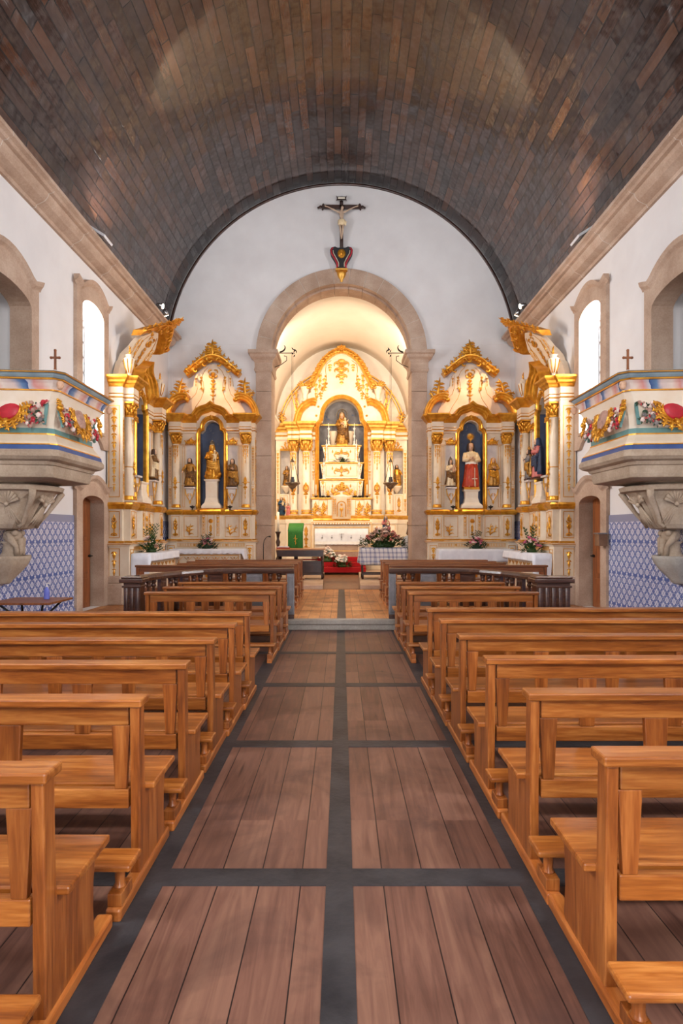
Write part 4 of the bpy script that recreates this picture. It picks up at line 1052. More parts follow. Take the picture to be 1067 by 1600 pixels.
RT = {}
RT['fl'] = retable('side_retable', 'white and gold carved altarpiece left of the chancel arch, holding the golden virgin and child', (-3.67, D, 0), 0, False, 11)
RT['fr'] = retable('side_retable', 'white and gold carved altarpiece right of the chancel arch, holding the red-cloaked figure', (3.67, D, 0), 0, False, 12)
RT['sl'] = retable('lateral_retable', 'white and gold altarpiece on the left side wall with forward-curving crest', (-4.99, 13.42, 0), pi/2, True, 13, True)
RT['sr'] = retable('lateral_retable', 'white and gold altarpiece on the right side wall with forward-curving crest', (4.99, 13.42, 0), -pi/2, True, 14, True)
for k in ('fl', 'fr'):
    m = MB(); 
pedestal(RT['fl'], 0, 2.38, .82, .38); pedestal(RT['fr'], 0, 2.38, .53, .42); pedestal(RT['sl'], 0, 2.38, .5, .42); pedestal(RT['sr'], 0, 2.38, .5, .42)
# central figures
statue('virgin_statue', 'golden statue of a crowned woman holding a child on golden clouds, left altarpiece niche', (-3.67, D-.26, 3.2), 1.0, 'gold_leaf', 'pale_gold', 'pale_gold', 'gold_leaf', pose='hold', child=True, extra='clouds', crown=True)
statue('saint_statue', 'bearded figure in cream robe and red cloak under rayed halo, right altarpiece niche', (3.67, D-.24, 2.91), 1.28, 'cream_robe', None, pose='hold', skirt='red_cloak', belt='white_petal', halo='rays', base='gold_leaf', extra='cross')
def on(k, x, y, z):
    o = RT[k]; v = Matrix.Rotation(o.rotation_euler.z, 3, 'Z') @ Vector((x, y, 0)); return (o.location.x+v.x, o.location.y+v.y, z)
g = 'small saints on the altarpiece consoles'
statue('saint_statue', 'dark gilded bearded saint on console left of the golden virgin', on('fl', -.6, -.4, 2.972), .78, 'gilded_robe', 'brown_robe', pose='open', base='dark_walnut', group=g)
statue('saint_statue', 'dark brown standing saint on console right of the golden virgin', on('fl', .6, -.4, 2.972), .76, 'brown_robe', 'gilded_robe', pose='hold', base='dark_walnut', group=g)
statue('saint_statue', 'small crowned virgin in pale dress and dark wide mantle, left of the red-cloaked statue', on('fr', -.6, -.4, 2.972), .74, 'cream_robe', 'brown_robe', pose='hold', child=True, base='dark_walnut', crown=True, group=g)
statue('saint_statue', 'golden robed figure with dark belt on console right of the red-cloaked statue', on('fr', .6, -.4, 2.972), .8, 'gilded_robe', 'gold_leaf', pose='hold', base='dark_walnut', belt='navy_habit', veil='gold_leaf', group=g)
statue('saint_statue', 'small dark figure in white sash on far console of the left wall altarpiece', on('sl', .6, -.42, 2.972), .72, 'brown_robe', 'cream_robe', rz=pi/2, pose='hold', base='dark_walnut', group=g)
statue('saint_statue', 'small grey and gold bishop on far console of the right wall altarpiece', on('sr', -.6, -.42, 2.972), .72, 'grey_habit', 'gilded_robe', rz=-pi/2, pose='bless', base='dark_walnut', extra='mitre', group=g)
statue('nun_statue', 'statue of a nun in navy and rose habit in the right wall altarpiece', on('sr', .02, -.42, 2.94), .92, 'rose_robe', 'navy_habit', rz=-pi/2, pose='pray', veil='navy_habit', base='dark_walnut')
# ------------------------------------------------------------------ MAIN ALTAR
def main_altar():
    r = thing('main_altarpiece', 'large white and gold high altarpiece filling the chancel, with throne steps and arched niche', 'altarpiece', (0, CY, 0)); rn = random.Random(21)
    MC, MG = 'altar_cream', 'pale_gold'; f = -.5
    m = MB(); m.box(-2.58, 2.58, -.6, 0, CL, 2.24)
    for s in (-1, 1): m.box(s*1.12, s*2.1, -1.0, -.6, CL, 2.24)
    m.box(-1.16, 1.16, -.95, -.6, CL, 2.1); m.build('plinth', MC, r, bevel=.008)
    led = [(-2.58, 0), (-2.58, -.62), (-2.12, -.62), (-2.12, -1.02), (-1.1, -1.02), (-1.1, -.98), (1.1, -.98), (1.1, -1.02), (2.12, -1.02), (2.12, -.62), (2.58, -.62), (2.58, 0)]
    m = MB(); m.plan(led, [(-.05, 2.2), (.01, 2.2), (.02, 2.25), (.05, 2.28), (.06, 2.34), (-.05, 2.36)]); m.build('ledge', MG, r)
    m = MB(); m.plan(led, [(-.05, 2.04), (.01, 2.04), (.012, 2.2), (-.05, 2.2)]); m.build('fluted_band', MC, r)
    for s in (-1, 1):
        m = MB()
        m.outline(s*1.35-.17, s*1.35+.17, 1.12, 2.0, -1.0, .014); m.urn_motif(s*1.35, -1.01, 1.4, 1.96, .26); m.urn_motif(s*1.35, -1.01, 1.14, 1.5, .22)
        m.outline(s*1.85-.2, s*1.85+.2, 1.12, 2.0, -1.0, .012); m.sweep([(x, z, -1.0) for x, z in arc(s*1.85, 1.6, .15, 0, pi, 12)], [(-.012, 0), (0, .02), (.012, 0)]); m.urn_motif(s*1.85, -1.01, 1.2, 1.75, .2)
        for i in range(9): m.box(s*1.35-.2+i*.05, s*1.35-.185+i*.05, -1.035, -1.0, 2.06, 2.18)
        m.build('plinth_gilding', MG, r)
    # main panel with arched niche
    m = MB()
    for s in (-1, 1):
        m.box(s*.9, s*1.66, f, -.02, 2.3, 5.6)
        m.box(s*2.4, s*2.56, f, -.02, 2.3, 5.6); m.box(s*1.66, s*2.4, f, -.02, 4.95, 5.6); m.box(s*1.66, s*2.4, f, -.02, 2.3, 3.2)
        m.box(s*1.62, s*2.42, -.12, -.02, 3.2, 4.95)
    m.prism([(-.9, 5.6)]+[(-.88, 5.9), (-.74, 6.05)]+arc(0, 6.22, .7, pi, 0, 20)+[(.74, 6.05), (.88, 5.9), (.9, 5.6), (1.6, 5.6), (1.6, 6.9), (1.15, 7.2), (-1.15, 7.2), (-1.6, 6.9), (-1.6, 5.6)], f, -.02)
    m.build('main_panel', MC, r)
    m = MB(); m.box(-1.0, 1.0, -.04, 0, 2.3, 7.0); nb = m.build('niche_back', 'niche_grey', r)
    m = MB()
    for i in range(16): a = rn.uniform(0, 6); m.leaf(rn.uniform(-.8, .8), -.042, rn.uniform(4.2, 6.7), a, .16, .08, .004)
    m.build('painted_flecks', 'niche_blue', nb)['kind'] = 'stuff'
    m = MB(); m.box(-.86, .86, -.2, -.17, 5.93, 5.98); m.build('niche_rail', 'pale_gold', r)
    path = [(-.93, 2.5), (-.93, 5.8), (-.9, 5.93), (-.78, 6.07)]+arc(0, 6.22, .75, pi*.98, .02*pi, 24)+[(.78, 6.07), (.9, 5.93), (.93, 5.8), (.93, 2.5)]
    m = MB(); m.sweep([(a, b, f) for a, b in path], [(-.06, -.08), (-.06, .03), (-.02, .07), (.02, .04), (.05, .08), (.1, .06), (.1, 0)]); m.build('niche_frame', MG, r)
    for s in (-1, 1):
        m = MB(); m.sweep([(x, z, f) for x, z in [(s*1.04, 2.6), (s*1.04, 5.0)]], [(-.012, 0), (0, .015), (.012, 0)])
        for z in (4.9, 4.5, 4.1, 3.2): m.pendant(s*1.1, f-.01, z, .38, .07)
        m.build('pilaster_gilding', MG, r)
        # recessed side niches
        m = MB(); m.box(s*1.67, s*2.39, -.13, -.12, 3.2, 4.95); m.build('side_niche_back', 'marbled_lacquer', r)
        m = MB(); m.plan([(s*2.03-.36, f-.0), (s*2.03+.36, f-.0)], [(-.02, 4.88), (.05, 4.88), (.08, 4.93), (.05, 4.97), (-.02, 4.97)])
        for i in range(5): m.curl(s*2.03-.2+.1*i, f-.05, 4.97, pi/2+(.5-.25*i), .2+.14*(i == 2), (1 if i < 2 else -1), .03, 6)
        m.build('side_niche_head', MG, r)
        m = MB(); m.outline(min(s*2.42, s*2.54), max(s*2.42, s*2.54), 2.45, 4.9, f, .01); m.pendant(s*2.48, f-.01, 4.8, 1.6, .08); m.pendant(s*2.48, f-.01, 3.0, .5, .08)
        m.outline(min(s*2.1, s*2.38), max(s*2.1, s*2.38), 2.45, 3.15, f, .01); m.urn_motif(s*2.24, f-.01, 2.5, 3.1, .2)
        m.spray(s*2.2, f-.01, 5.08, pi/2, .22, .03, rn, 4); m.build('outer_gilding', MG, r)
        m = MB(); m.lathe([(.02, 3.22), (.1, 3.34), (.16, 3.44), (.19, 3.48), (.19, 3.52)], s*2.16, -.42, 14, 1.1, .9); m.build('console', MC, r)
        column(r, s*1.36, -.78, 2.36, 5.3, .165, None, MC, MG, .46, True); column(r, s*1.86, -.68, 2.36, 5.3, .15, None, MC, MG, .46, True)
        e = [(-2.57, 0), (-2.57, -.55), (-2.06, -.55), (-2.06, -.86), (-1.63, -.86), (-1.58, -.98), (-1.14, -.98), (-1.14, -.6), (-1.02, -.6)]
        if s > 0: e = [(-x, y) for x, y in e[::-1]]
        m = MB(); m.plan(e, [(-.4, 5.3), (0, 5.3), (.02, 5.34), (.0, 5.38), (0, 5.62), (-.4, 5.62)]); m.build('frieze', MC, r)
        m = MB(); m.plan(e, [(-.4, 5.43), (.02, 5.43), (.04, 5.46), (.02, 5.49), (-.4, 5.49)]); m.build('frieze_gilding', MG, r)
        m = MB(); m.plan(e, [(-.4, 5.6), (.02, 5.6), (.04, 5.66), (.09, 5.72), (.1, 5.78), (.17, 5.84), (.18, 5.93), (-.4, 5.96)]); m.build('cornice', MG, r)
        vp = [(1.75, 5.94), (1.7, 6.2), (1.62, 6.42), (1.48, 6.6), (1.3, 6.72), (1.12, 6.78), (.98, 6.74)]; vp = [(s*x, z, -.5) for x, z in vp]
        if s > 0: vp = vp[::-1]
        m = MB(); m.sweep(vp, [(-.13, -.1), (-.13, .12), (-.08, .16), (-.04, .13), (.02, .2), (.06, .22), (.09, .27), (.12, .26), (.12, -.1)]); m.build('volute', MG, r)
        m = MB(); m.lathe([(.14, 6.78), (.14, 6.82), (.07, 6.86), (.09, 6.92), (.11, 6.98), (.09, 7.02), (.12, 7.1), (.17, 7.3), (.17, 7.34), (.1, 7.36)], s*1.42, -.6, 16); u = m.build('finial_urn', MC, r)
        m = MB()
        for q in range(7): m.curl(s*1.42-.12+.04*q, -.6-.05*(q % 3), 7.34, pi/2+(.6-.2*q), .3+.1*(3-abs(q-3))/3, (1 if q < 3 else -1)*1.1, .045, 7)
        for q in range(8): a = 2*pi*q/8; m.tube([(s*1.42+.1*cos(a), -.6+.1*sin(a), 7.08), (s*1.42+.165*cos(a), -.6+.165*sin(a), 7.3)], .01, 4)
        m.build('urn_gilding', MG, u)
        # side scroll strips beyond the volutes
        m = MB()
        for dx in (0, .16): m.sweep([(s*(1.72+dx)-s*.08*sin(i/8*pi*1.6), 6.05+1.25*i/8, -.3) for i in range(9)], [(-.018, -.1), (-.018, .03), (.018, .03), (.018, -.1)])
        m.pendant(s*1.78, -.34, 7.25, 1.0, .12); m.build('scroll_strip', MG, r)
        m = MB(); m.spray(s*2.34, -.2, 6.02, pi/2-s*.1, .62, .05, rn, 6, .7); m.build('corner_spray', MG, r)
    for rr, w, nm in ((2.5, .02, 'outer_arch'), (2.4, .014, 'inner_arch')):
        m = MB(); m.sweep([(x, z, -.1) for x, z in arc(0, 5.72, rr, pi*.97, .03*pi, 48)], [(-w, -.1), (-w, .04), (w, .04), (w, -.1)]); m.build(nm, MG, r)
    m = MB(); m.prism(arc(0, 5.72, 2.42, .02, pi-.02, 40), -.022, 0); m.build('tympanum', MC, r)
    half = [(1.45, 6.0), (1.3, 6.5), (1.12, 6.85), (1.2, 7.25), (1.05, 7.6), (.9, 7.9), (.7, 8.25), (.4, 8.58), (.2, 8.72), (0, 8.78)]
    k = arc(0, 6.22, .74, 0, pi, 20)
    m = MB(); m.prism([(x, z) for x, z in half]+[(-x, z) for x, z in half[-2::-1]]+[(-.74, 6.0)]+k[::-1]+[(.74, 6.0)], f-.04, -.02); m.build('pediment', MC, r)
    m = MB()
    for s in (-1, 1):
        m.sweep([(s*x, z, f-.04) for x, z in [(1.3, 6.6), (1.0, 6.95), (.72, 7.3), (.58, 7.65), (.62, 8.0), (.6, 8.25), (.4, 8.4)]], [(-.012, 0), (0, .02), (.012, 0)])
        m.sweep([(s*x, z, f-.04) for x, z in [(.95, 7.0), (.92, 7.3), (.8, 7.6), (.78, 7.9)]], [(-.01, 0), (0, .015), (.01, 0)])
        for (x, z, L) in ((.66, 7.7, .5), (.84, 7.85, .6), (1.0, 7.5, .55), (.45, 8.25, .3), (.8, 7.15, .3)): m.pendant(s*x, f-.06, z, L, .12)
        for (x, z) in ((.62, 7.78), (.58, 7.5), (.85, 7.1), (.74, 7.3), (1.0, 6.9), (.98, 6.25), (.9, 6.6)): m.rosette(s*x, f-.06, z, .06)
        m.spray(s*.6, f-.06, 7.5, -pi/2+s*.5, .5, .035, rn, 5); m.spray(s*.9, f-.06, 7.0, -pi/2+s*.9, .4, .03, rn, 4)
        for z, L in ((8.3, .45), (8.05, .42), (7.8, .3)): m.curl(s*.05, f-.06, z, (0 if s > 0 else pi)+s*.5, L, -s*2.6, .04); m.curl(s*.03, f-.06, z-.06, (0 if s > 0 else pi)-s*.4, L*.7, s*2.4, .03)
    m.pendant(0, f-.08, 8.45, 1.0, .22, k=8); m.rosette(0, f-.09, 8.2, .13, k=8); m.rosette(0, f-.09, 7.9, .08)
    m.build('pediment_gilding', MG, r)
    cr = [(-1.22, 7.4), (-1.12, 7.62), (-.98, 7.9), (-.84, 8.2), (-.64, 8.46), (-.42, 8.64), (-.2, 8.76), (0, 8.8), (.2, 8.76), (.42, 8.64), (.64, 8.46), (.84, 8.2), (.98, 7.9), (1.12, 7.62), (1.22, 7.4)]
    m = MB(); m.sweep([(x, z, f) for x, z in cr], [(-.12, -.1), (-.14, .16), (-.08, .2), (-.02, .18), (.03, .26), (.07, .24), (.08, -.1)]); c = m.build('crest', MG, r)
    m = MB()
    for i in range(26):
        t_ = i/25*(len(cr)-1); j = min(int(t_), len(cr)-2); q = t_-j; x = cr[j][0]*(1-q)+cr[j+1][0]*q; z = cr[j][1]*(1-q)+cr[j+1][1]*q
        sd = -1 if x < 0 else 1
        m.spray(x, f-.16, z-.06, pi/2-sd*(.2+.5*rn.random()), .2, .04, rn, 4, 1.1); m.curl(x, f-.22, z-.05, -pi/2+sd*.4, .26, sd*2.6, .045, 7); m.rosette(x, f-.2, z-.1, .06)
    for s in (-1, 1): m.spray(s*1.2, f-.15, 7.5, -pi/2-s*.1, .34, .05, rn, 5); m.spray(s*.05, f-.2, 8.8, pi/2-s*.8, .2, .05, rn, 4)
    m.rosette(0, f-.24, 8.84, .14, k=8); m.build('crest_foliage', MG, c)
    # throne steps
    for (hw, z0, z1, yf, tp) in ((.86, 3.08, 3.76, -.74, .0), (.84, 3.8, 4.42, -.62, .03), (.76, 4.46, 5.1, -.5, .06)):
        m = MB(); m.prism([(-hw+.08+tp, z0), (hw-.08-tp, z0), (hw-.02, z1-.05), (-hw+.02, z1-.05)], yf, -.04); b = m.build('throne_step', MC, r, bevel=.006)
        m = MB(); m.plan([(-hw+.02, -.1), (-hw+.02, yf), (hw-.02, yf), (hw-.02, -.1)], [(-.03, z1-.06), (.01, z1-.06), (.04, z1-.03), (.04, z1), (-.03, z1)])
        m.outline(-hw+.24, hw-.24, z0+.08, z1-.1, yf-.0, .01)
        for s in (-1, 1):
            zc = (z0+z1)/2; m.curl(s*.06, yf-.02, zc+.02, (0 if s > 0 else pi)+s*.5, .5, -s*3.4, .03); m.curl(s*.06, yf-.02, zc-.02, (0 if s > 0 else pi)-s*.4, .36, s*3, .024); m.pendant(s*(hw-.14), yf-.01, z1-.08, .5, .1)
            m.leaf(s*.35, yf-.02, zc, pi/2, .16, .06)
        m.urn_motif(0, yf-.02, z0+.08, z1-.1, .2); m.build('step_gilding', MG, b)
    for s in (-1, 1):
        m = MB(); m.lathe([(.11, 5.12), (.15, 5.62), (.19, 5.66), (.19, 5.7)], s*.3, -.16, 16, 1.15, .6); m.build('throne_block', MC, r)
    # gradine and tabernacle
    m = MB(); m.box(-1.12, 1.12, -.96, -.3, 2.1, 3.0); m.build('gradine', MC, r, bevel=.006)
    m = MB(); m.plan([(-1.12, -.3), (-1.12, -.96), (1.12, -.96), (1.12, -.3)], [(-.03, 2.96), (.02, 2.96), (.05, 2.99), (.05, 3.03), (-.03, 3.03)]); m.plan([(-1.12, -.3), (-1.12, -.98), (1.12, -.98), (1.12, -.3)], [(-.03, 2.14), (.03, 2.14), (.05, 2.18), (.02, 2.24), (-.03, 2.24)])
    for s in (-1, 1):
        for x, w in ((.99, .16), (.68, .26)):
            m.urn_motif(s*x, -.97, 2.28, 2.92, w); m.spray(s*x-.03, -.98, 2.3, pi/2+.15, .5, .04, rn, 6, .8); m.spray(s*x+.03, -.98, 2.5, pi/2-.2, .36, .035, rn, 5, .8)
        m.outline(min(s*.87, s*.53), max(s*.87, s*.53), 2.25, 2.94, -.97, .012)
    m.build('gradine_gilding', MG, r)
    m = MB(); m.lathe([(.3, 2.22), (.3, 3.02), (.34, 3.06), (.34, 3.1)], 0, -.96, 24, 1.25, .7); m.prism([(-.3, 3.1), (.3, 3.1), (.24, 3.22), (.1, 3.3), (0, 3.62), (-.1, 3.3), (-.24, 3.22)], -1.02, -.8); tb = m.build('tabernacle', MC, r)
    m = MB(); m.sweep([(x, z, -1.17) for x, z in [(-.16, 2.3), (-.16, 2.7)]+arc(0, 2.72, .16, pi, 0, 12)+[(.16, 2.7), (.16, 2.3)]], [(-.015, 0), (0, .03), (.02, 0)])
    m.lathe([(.08, 2.3), (.02, 2.34), (.015, 2.46), (.03, 2.5), (.06, 2.56), (.065, 2.62)], 0, -1.19, 10); m.rosette(0, -1.19, 2.75, .06)
    for s in (-1, 1):
        for x in (.24, .31): m.pendant(s*x, -1.15, 2.98, .6, .05)
        m.curl(s*.04, -1.04, 3.3, (0 if s > 0 else pi)+s*.3, .4, s*2.8, .05); m.curl(s*.05, -1.04, 3.2, (0 if s > 0 else pi)+s*.1, .55, -s*2.2, .05); m.spray(s*.3, -1.04, 3.16, pi/2-s*.5, .3, .045, rn, 5); m.spray(s*.5, -.98, 3.1, pi/2-s*.2, .28, .045, rn, 5)
        m.tube([(s*.3, -1.0, 3.08), (s*.24, -1.04, 3.22), (s*.1, -1.04, 3.32), (0, -1.04, 3.62)], .022, 6)
    m.spray(0, -1.06, 3.28, pi/2, .45, .05, rn, 7); m.rosette(0, -1.08, 3.4, .09); m.build('tabernacle_gilding', MG, tb)
    return r
main_altar()
AY = CY-1.0
t_ = thing('altar_table', 'white and gold high altar table at the foot of the main altarpiece', 'altar', (0, AY, 0))
m = MB(); m.box(-1.14, 1.14, -.5, -.03, 2.0-.0, 2.12); m.box(-1.14, -1.04, -.48, -.03, CL+.51, 2.0); m.box(1.04, 1.14, -.48, -.03, CL+.51, 2.0); m.box(-1.04, 1.04, -.4, -.03, CL+.51, 1.98); m.build('table_body', 'altar_cream', t_, bevel=.006)
m = MB(); m.outline(-1.12, 1.12, 1.0, 2.1, -.5, .02); m.outline(-1.04, 1.04, .9, 1.9, -.42, .02)
for i in range(22): m.rosette(-1.05+i*.1, -.505, 2.03, .035)
m.build('gilding', 'pale_gold', t_)
m = MB(); m.box(-.62, .62, -.43, -.39, .79, 1.3); m.build('stone_front', 'granite', t_, bevel=.004)
# embroidered linen frontal
f_ = thing('altar_cloth', 'white embroidered linen frontal hanging on the high altar', 'cloth', (0, AY-.45, 0))
m = MB(); N = 60; vs = []; fs = []
for i in range(N+1):
    x = -1.0+2.0*i/N; zb = 1.26-.02*abs(sin(x*22))
    for z in (1.84, 1.6, 1.36, zb): vs.append((x, -.012*sin(x*9+z*3)-.03, z))
for i in range(N):
    for q in range(3): fs.append((i*4+q, i*4+q+1, i*4+5+q, i*4+4+q))
m.add(vs, fs, 0, True); o = m.build('linen', 'white_cloth', f_); sd = o.modifiers.new('s', 'SOLIDIFY'); sd.thickness = .008
m = MB()
for x in (-.72, -.36, .36, .72): m.box(x-.006, x+.006, -.055, -.047, 1.48, 1.6); m.box(x-.035, x+.035, -.055, -.047, 1.5, 1.512); m.leaf(x, -.05, 1.47, pi/2-.6, .06, .02, .004); m.leaf(x, -.05, 1.47, pi/2+.6, .06, .02, .004)
m.box(-.008, .008, -.055, -.047, 1.42, 1.66); m.box(-.09, .09, -.055, -.047, 1.64, 1.652); m.leaf(0, -.05, 1.46, pi/2, .14, .05, .004); m.build('embroidery', 'grey_habit', f_)
m = MB(); m.box(-1.0, 1.0, -.045, -.04, 1.255, 1.36); m.build('lace_hem', 'white_ceramic', f_)
# red carpeted steps
t_ = thing('carpeted_steps', 'bright red carpeted steps in front of the high altar', 'steps', (0, 20.65, 0))
for i in range(3):
    m = MB(); m.box(-.88, .88, .3*i, 1.28 if i == 2 else .3*(i+1)+.01, CL-.02 if i == 0 else CL+.17*i-.001, CL+.17*(i+1)-.004); m.build('tread', 'red_carpet', t_, bevel=.012)

# throne figures and candlesticks
statue('virgin_statue', 'gilded virgin with pale child and oval halo on top of the high altar throne', (0.02, CY-.34, 5.1), 1.24, 'gilded_robe', 'brown_robe', pose='hold', child=True, halo='oval', veil='gilded_robe', base='gold_leaf', crown=True)
g = 'figures in the chancel altarpiece'
statue('saint_statue', 'golden brown saint in the left recess of the high altarpiece', (-2.14, CY-.42, 3.52), .78, 'gilded_robe', 'brown_robe', pose='hold', group=g)
statue('saint_statue', 'golden saint in the right recess of the high altarpiece', (2.16, CY-.42, 3.52), .82, 'gold_leaf', 'gilded_robe', pose='open', group=g)
statue('saint_statue', 'small blue-cloaked figure with a child on the left chancel ledge', (-2.34, CY-.5, 2.36), .68, 'blue_cloak', 'navy_habit', pose='hold', child=True, base='dark_walnut', group=g)
statue('saint_statue', 'small rose-robed figure on the left chancel ledge', (-2.06, CY-.82, 2.36), .46, 'rose_robe', None, pose='pray', group=g)
def candlestick(label, loc, H, mat='white_ceramic', group=None, candle=.2, rz=0):
    r = thing('candlestick', label, 'candlestick', loc, 0, group); k = H
    m = MB(); m.lathe([(.08*1, 0), (.085, .02), (.05, .05), (.03, .08*k+.04), (.045, .15*k+.03), (.02, .22*k+.03), (.018, .4*k), (.04, .47*k), (.045, .52*k), (.02, .58*k), (.016, .8*k), (.05, .9*k), (.06, .93*k), (.02, .96*k), (.018, 1.0*k)], 0, 0, 12)
    m.build('stem', mat, r)
    m = MB(); m.lathe([(.014, k), (.013, k+candle), (.001, k+candle+.02)], 0, 0, 8); m.build('candle', 'candle_wax', r); return r
rows = [(.5, -.46, 5.1, .72, 'top'), (.58, -.58, 4.42, .74, 'middle'), (.68, -.7, 3.76, .66, 'lowest')]
for x, y, z, H, nm in rows:
    for s, sd in ((-1, 'left'), (1, 'right')):
        candlestick('tall white candlestick on the %s throne step, %s side' % (nm, sd), (s*x, CY+y, z+.002), H, 'white_ceramic', 'white candlesticks on the throne steps', .14)
for s, sd in ((-1, 'left'), (1, 'right')):
    for x, nm in ((.98, 'outermost'), (.72, 'middle'), (.52, 'innermost')):
        r = thing('altar_candle', 'white candle in dark dish on the altar shelf, %s on the %s' % (nm, sd), 'candle', (s*x, CY-.84, 3.03), 0, 'candles on the altar shelf')
        m = MB(); m.lathe([(.05, 0), (.02, .02), (.02, .04), (.09, .06), (.095, .08), (.02, .075)], 0, 0, 12); m.build('dish', 'black_iron', r)
        m = MB(); m.lathe([(.022, .07), (.02, .5), (.001, .52)], 0, 0, 10); m.build('candle', 'candle_wax', r)

# ------------------------------------------------------------------ FLOWERS
def blossom_mesh(name, mat, k=1.0, seed=0):
    m = MB(); q = random.Random(seed)
    for ring, (n, rr, el) in enumerate(((7, .05, .25), (6, .038, .7), (4, .022, 1.1))):
        for i in range(n):
            a = 2*pi*i/n+ring*.5; d = Vector((cos(a)*cos(el), sin(a)*cos(el), sin(el)))
            p0 = Vector((0, 0, 0)); p1 = d*rr*.9*k; m.tube([p0, p1*.55, p1], [.004*k, .019*k, .008*k], 5, .5)
    m.ball(0, 0, .012*k, .016*k, n=6); return m
BL = {}
def blossom(parent, mat, loc, k, rn):
    if mat not in BL: BL[mat] = blossom_mesh('blossom', mat).build('blossom', mat); BL[mat].parent = parent; o = BL[mat]
    else: o = BL[mat].copy(); COL.objects.link(o); o.parent = parent
    o.location = loc; o.scale = (k, k, k); o.rotation_euler = (rn.uniform(-.2, 1.3), rn.uniform(-.7, .7), rn.uniform(0, 6)); return o
def bouquet(label, loc, w, h, d, mats, nb, leafmat='green_leaf', seed=1, group=None, bs=1.0, spike=0, vase=None, nl=90):
    r = thing('flower_arrangement', label, 'flowers', loc, 0, group); rn = random.Random(seed)
    m = MB()
    for i in range(nl):
        a = rn.uniform(0, 2*pi); rr = rn.random()**.6; x, y = cos(a)*rr*w*.5, sin(a)*rr*d*.5
        z = rn.uniform(0, 1)*h*.75*(1-.7*rr*rr); L = rn.uniform(.08, .16)*(.6+bs*.4)
        dr = Vector((cos(a)*.8, sin(a)*.8, rn.uniform(-.3, 1))).normalized(); p = Vector((x, y, z)); sdv = dr.cross(Vector((0, 0, 1))).normalized()*L*.22
        nn = sdv.cross(dr).normalized()*L*.1
        vs = [p, p+dr*L*.5+sdv+nn, p+dr*L, p+dr*L*.5-sdv+nn, p+dr*L*.5]
        m.add(vs, [(0, 1, 4), (1, 2, 4), (2, 3, 4), (3, 0, 4)])
    m.lathe([(w*.22, .0), (w*.26, h*.1), (w*.16, h*.25), (.001, h*.4)], 0, 0, 12, 1, d/w, fold=.1)
    for i in range(spike):
        a = rn.uniform(-.35, .35); hh = h*rn.uniform(1.1, 1.6); m.tube([(0, 0, h*.2), (sin(a)*hh*.5, 0, hh*.6), (sin(a)*hh, -.02, hh)], [.006, .006, .003], 4)
        for q in range(8): z = hh*(.5+.06*q); m.leaf(sin(a)*z, -.01, z, pi/2+(1 if q % 2 else -1)*.8, .07, .025, .004)
    m.build('foliage', leafmat, r)
    for i in range(nb):
        a = rn.uniform(0, 2*pi); rr = rn.random()**.6*.92; x, y = cos(a)*rr*w*.46, sin(a)*rr*d*.46-.02; z = h*(.25+.75*(1-rr*rr)*rn.uniform(.7, 1.0))
        blossom(r, mats[i % len(mats)], (x, y, z), bs*rn.uniform(.8, 1.2), rn)
    return r
bouquet('loose white flower spray on the throne step at the virgin statue feet', (0.03, CY-.56, 4.43), .42, .3, .18, ['white_petal', 'white_petal'], 18, 'deep_green_leaf', 2, bs=1.6, nl=26)
bouquet('white flower arrangement on the red steps, right one', (.02, 20.8, CL+.17), .62, .46, .4, ['white_petal', 'pale_petal', 'white_petal'], 44, 'green_leaf', 3, 'white flowers on the red steps', 1.5)
bouquet('white flower arrangement on the red steps, left one', (-.52, 21.1, CL+.34), .7, .55, .42, ['white_petal', 'white_petal', 'pale_petal'], 44, 'green_leaf', 4, 'white flowers on the red steps', 1.5)

# ------------------------------------------------------------------ ALTAR TABLES WITH CLOTHS
def drape(x0, x1, y0, y1, z, drops, lip=.0, amp=.02, scallop=0, mat='white_cloth'):
    """drops: front(-y), right(+x), back(+y), left(-x)"""
    m = MB(); per = []
    def side(a, b, d, nx, ny):
        n = max(8, int(math.hypot(b[0]-a[0], b[1]-a[1])/.05))
        for i in range(n): t_ = i/n; per.append((a[0]+(b[0]-a[0])*t_, a[1]+(b[1]-a[1])*t_, d, nx, ny))
    side((x0, y0), (x1, y0), drops[0], 0, -1); side((x1, y0), (x1, y1), drops[1], 1, 0); side((x1, y1), (x0, y1), drops[2], 0, 1); side((x0, y1), (x0, y0), drops[3], -1, 0)
    n = len(per); L = 7; vs = []
    nxs = [(per[i-1][3]+2*per[i][3]+per[(i+1) % n][3], per[i-1][4]+2*per[i][4]+per[(i+1) % n][4]) for i in range(n)]
    for j in range(L):
        t_ = j/(L-1)
        for i, (x, y, d, nx, ny) in enumerate(per):
            mx = nxs[i]; l = math.hypot(*mx) or 1; s_ = x*7.3+y*7.3
            w = amp*t_*(.6*sin(s_*2.1)+.5*sin(s_*4.7+1)) if d > .05 else 0
            e = .012+min(t_*3, 1)*.008+w+amp*.5*t_
            zz = z-d*t_
            if scallop and j == L-1: zz += scallop*abs(sin(s_*2.4))
            vs.append((x+mx[0]/l*e, y+mx[1]/l*e, zz-(.0 if j else -.006)))
    fs = [(j*n+i, (j+1)*n+i, (j+1)*n+(i+1) % n, j*n+(i+1) % n) for j in range(L-1) for i in range(n)]+[tuple(range(n))]
    m.add(vs, fs, 0, True)
    for q in (len(m.sm)-1,): m.sm[q] = False
    return m
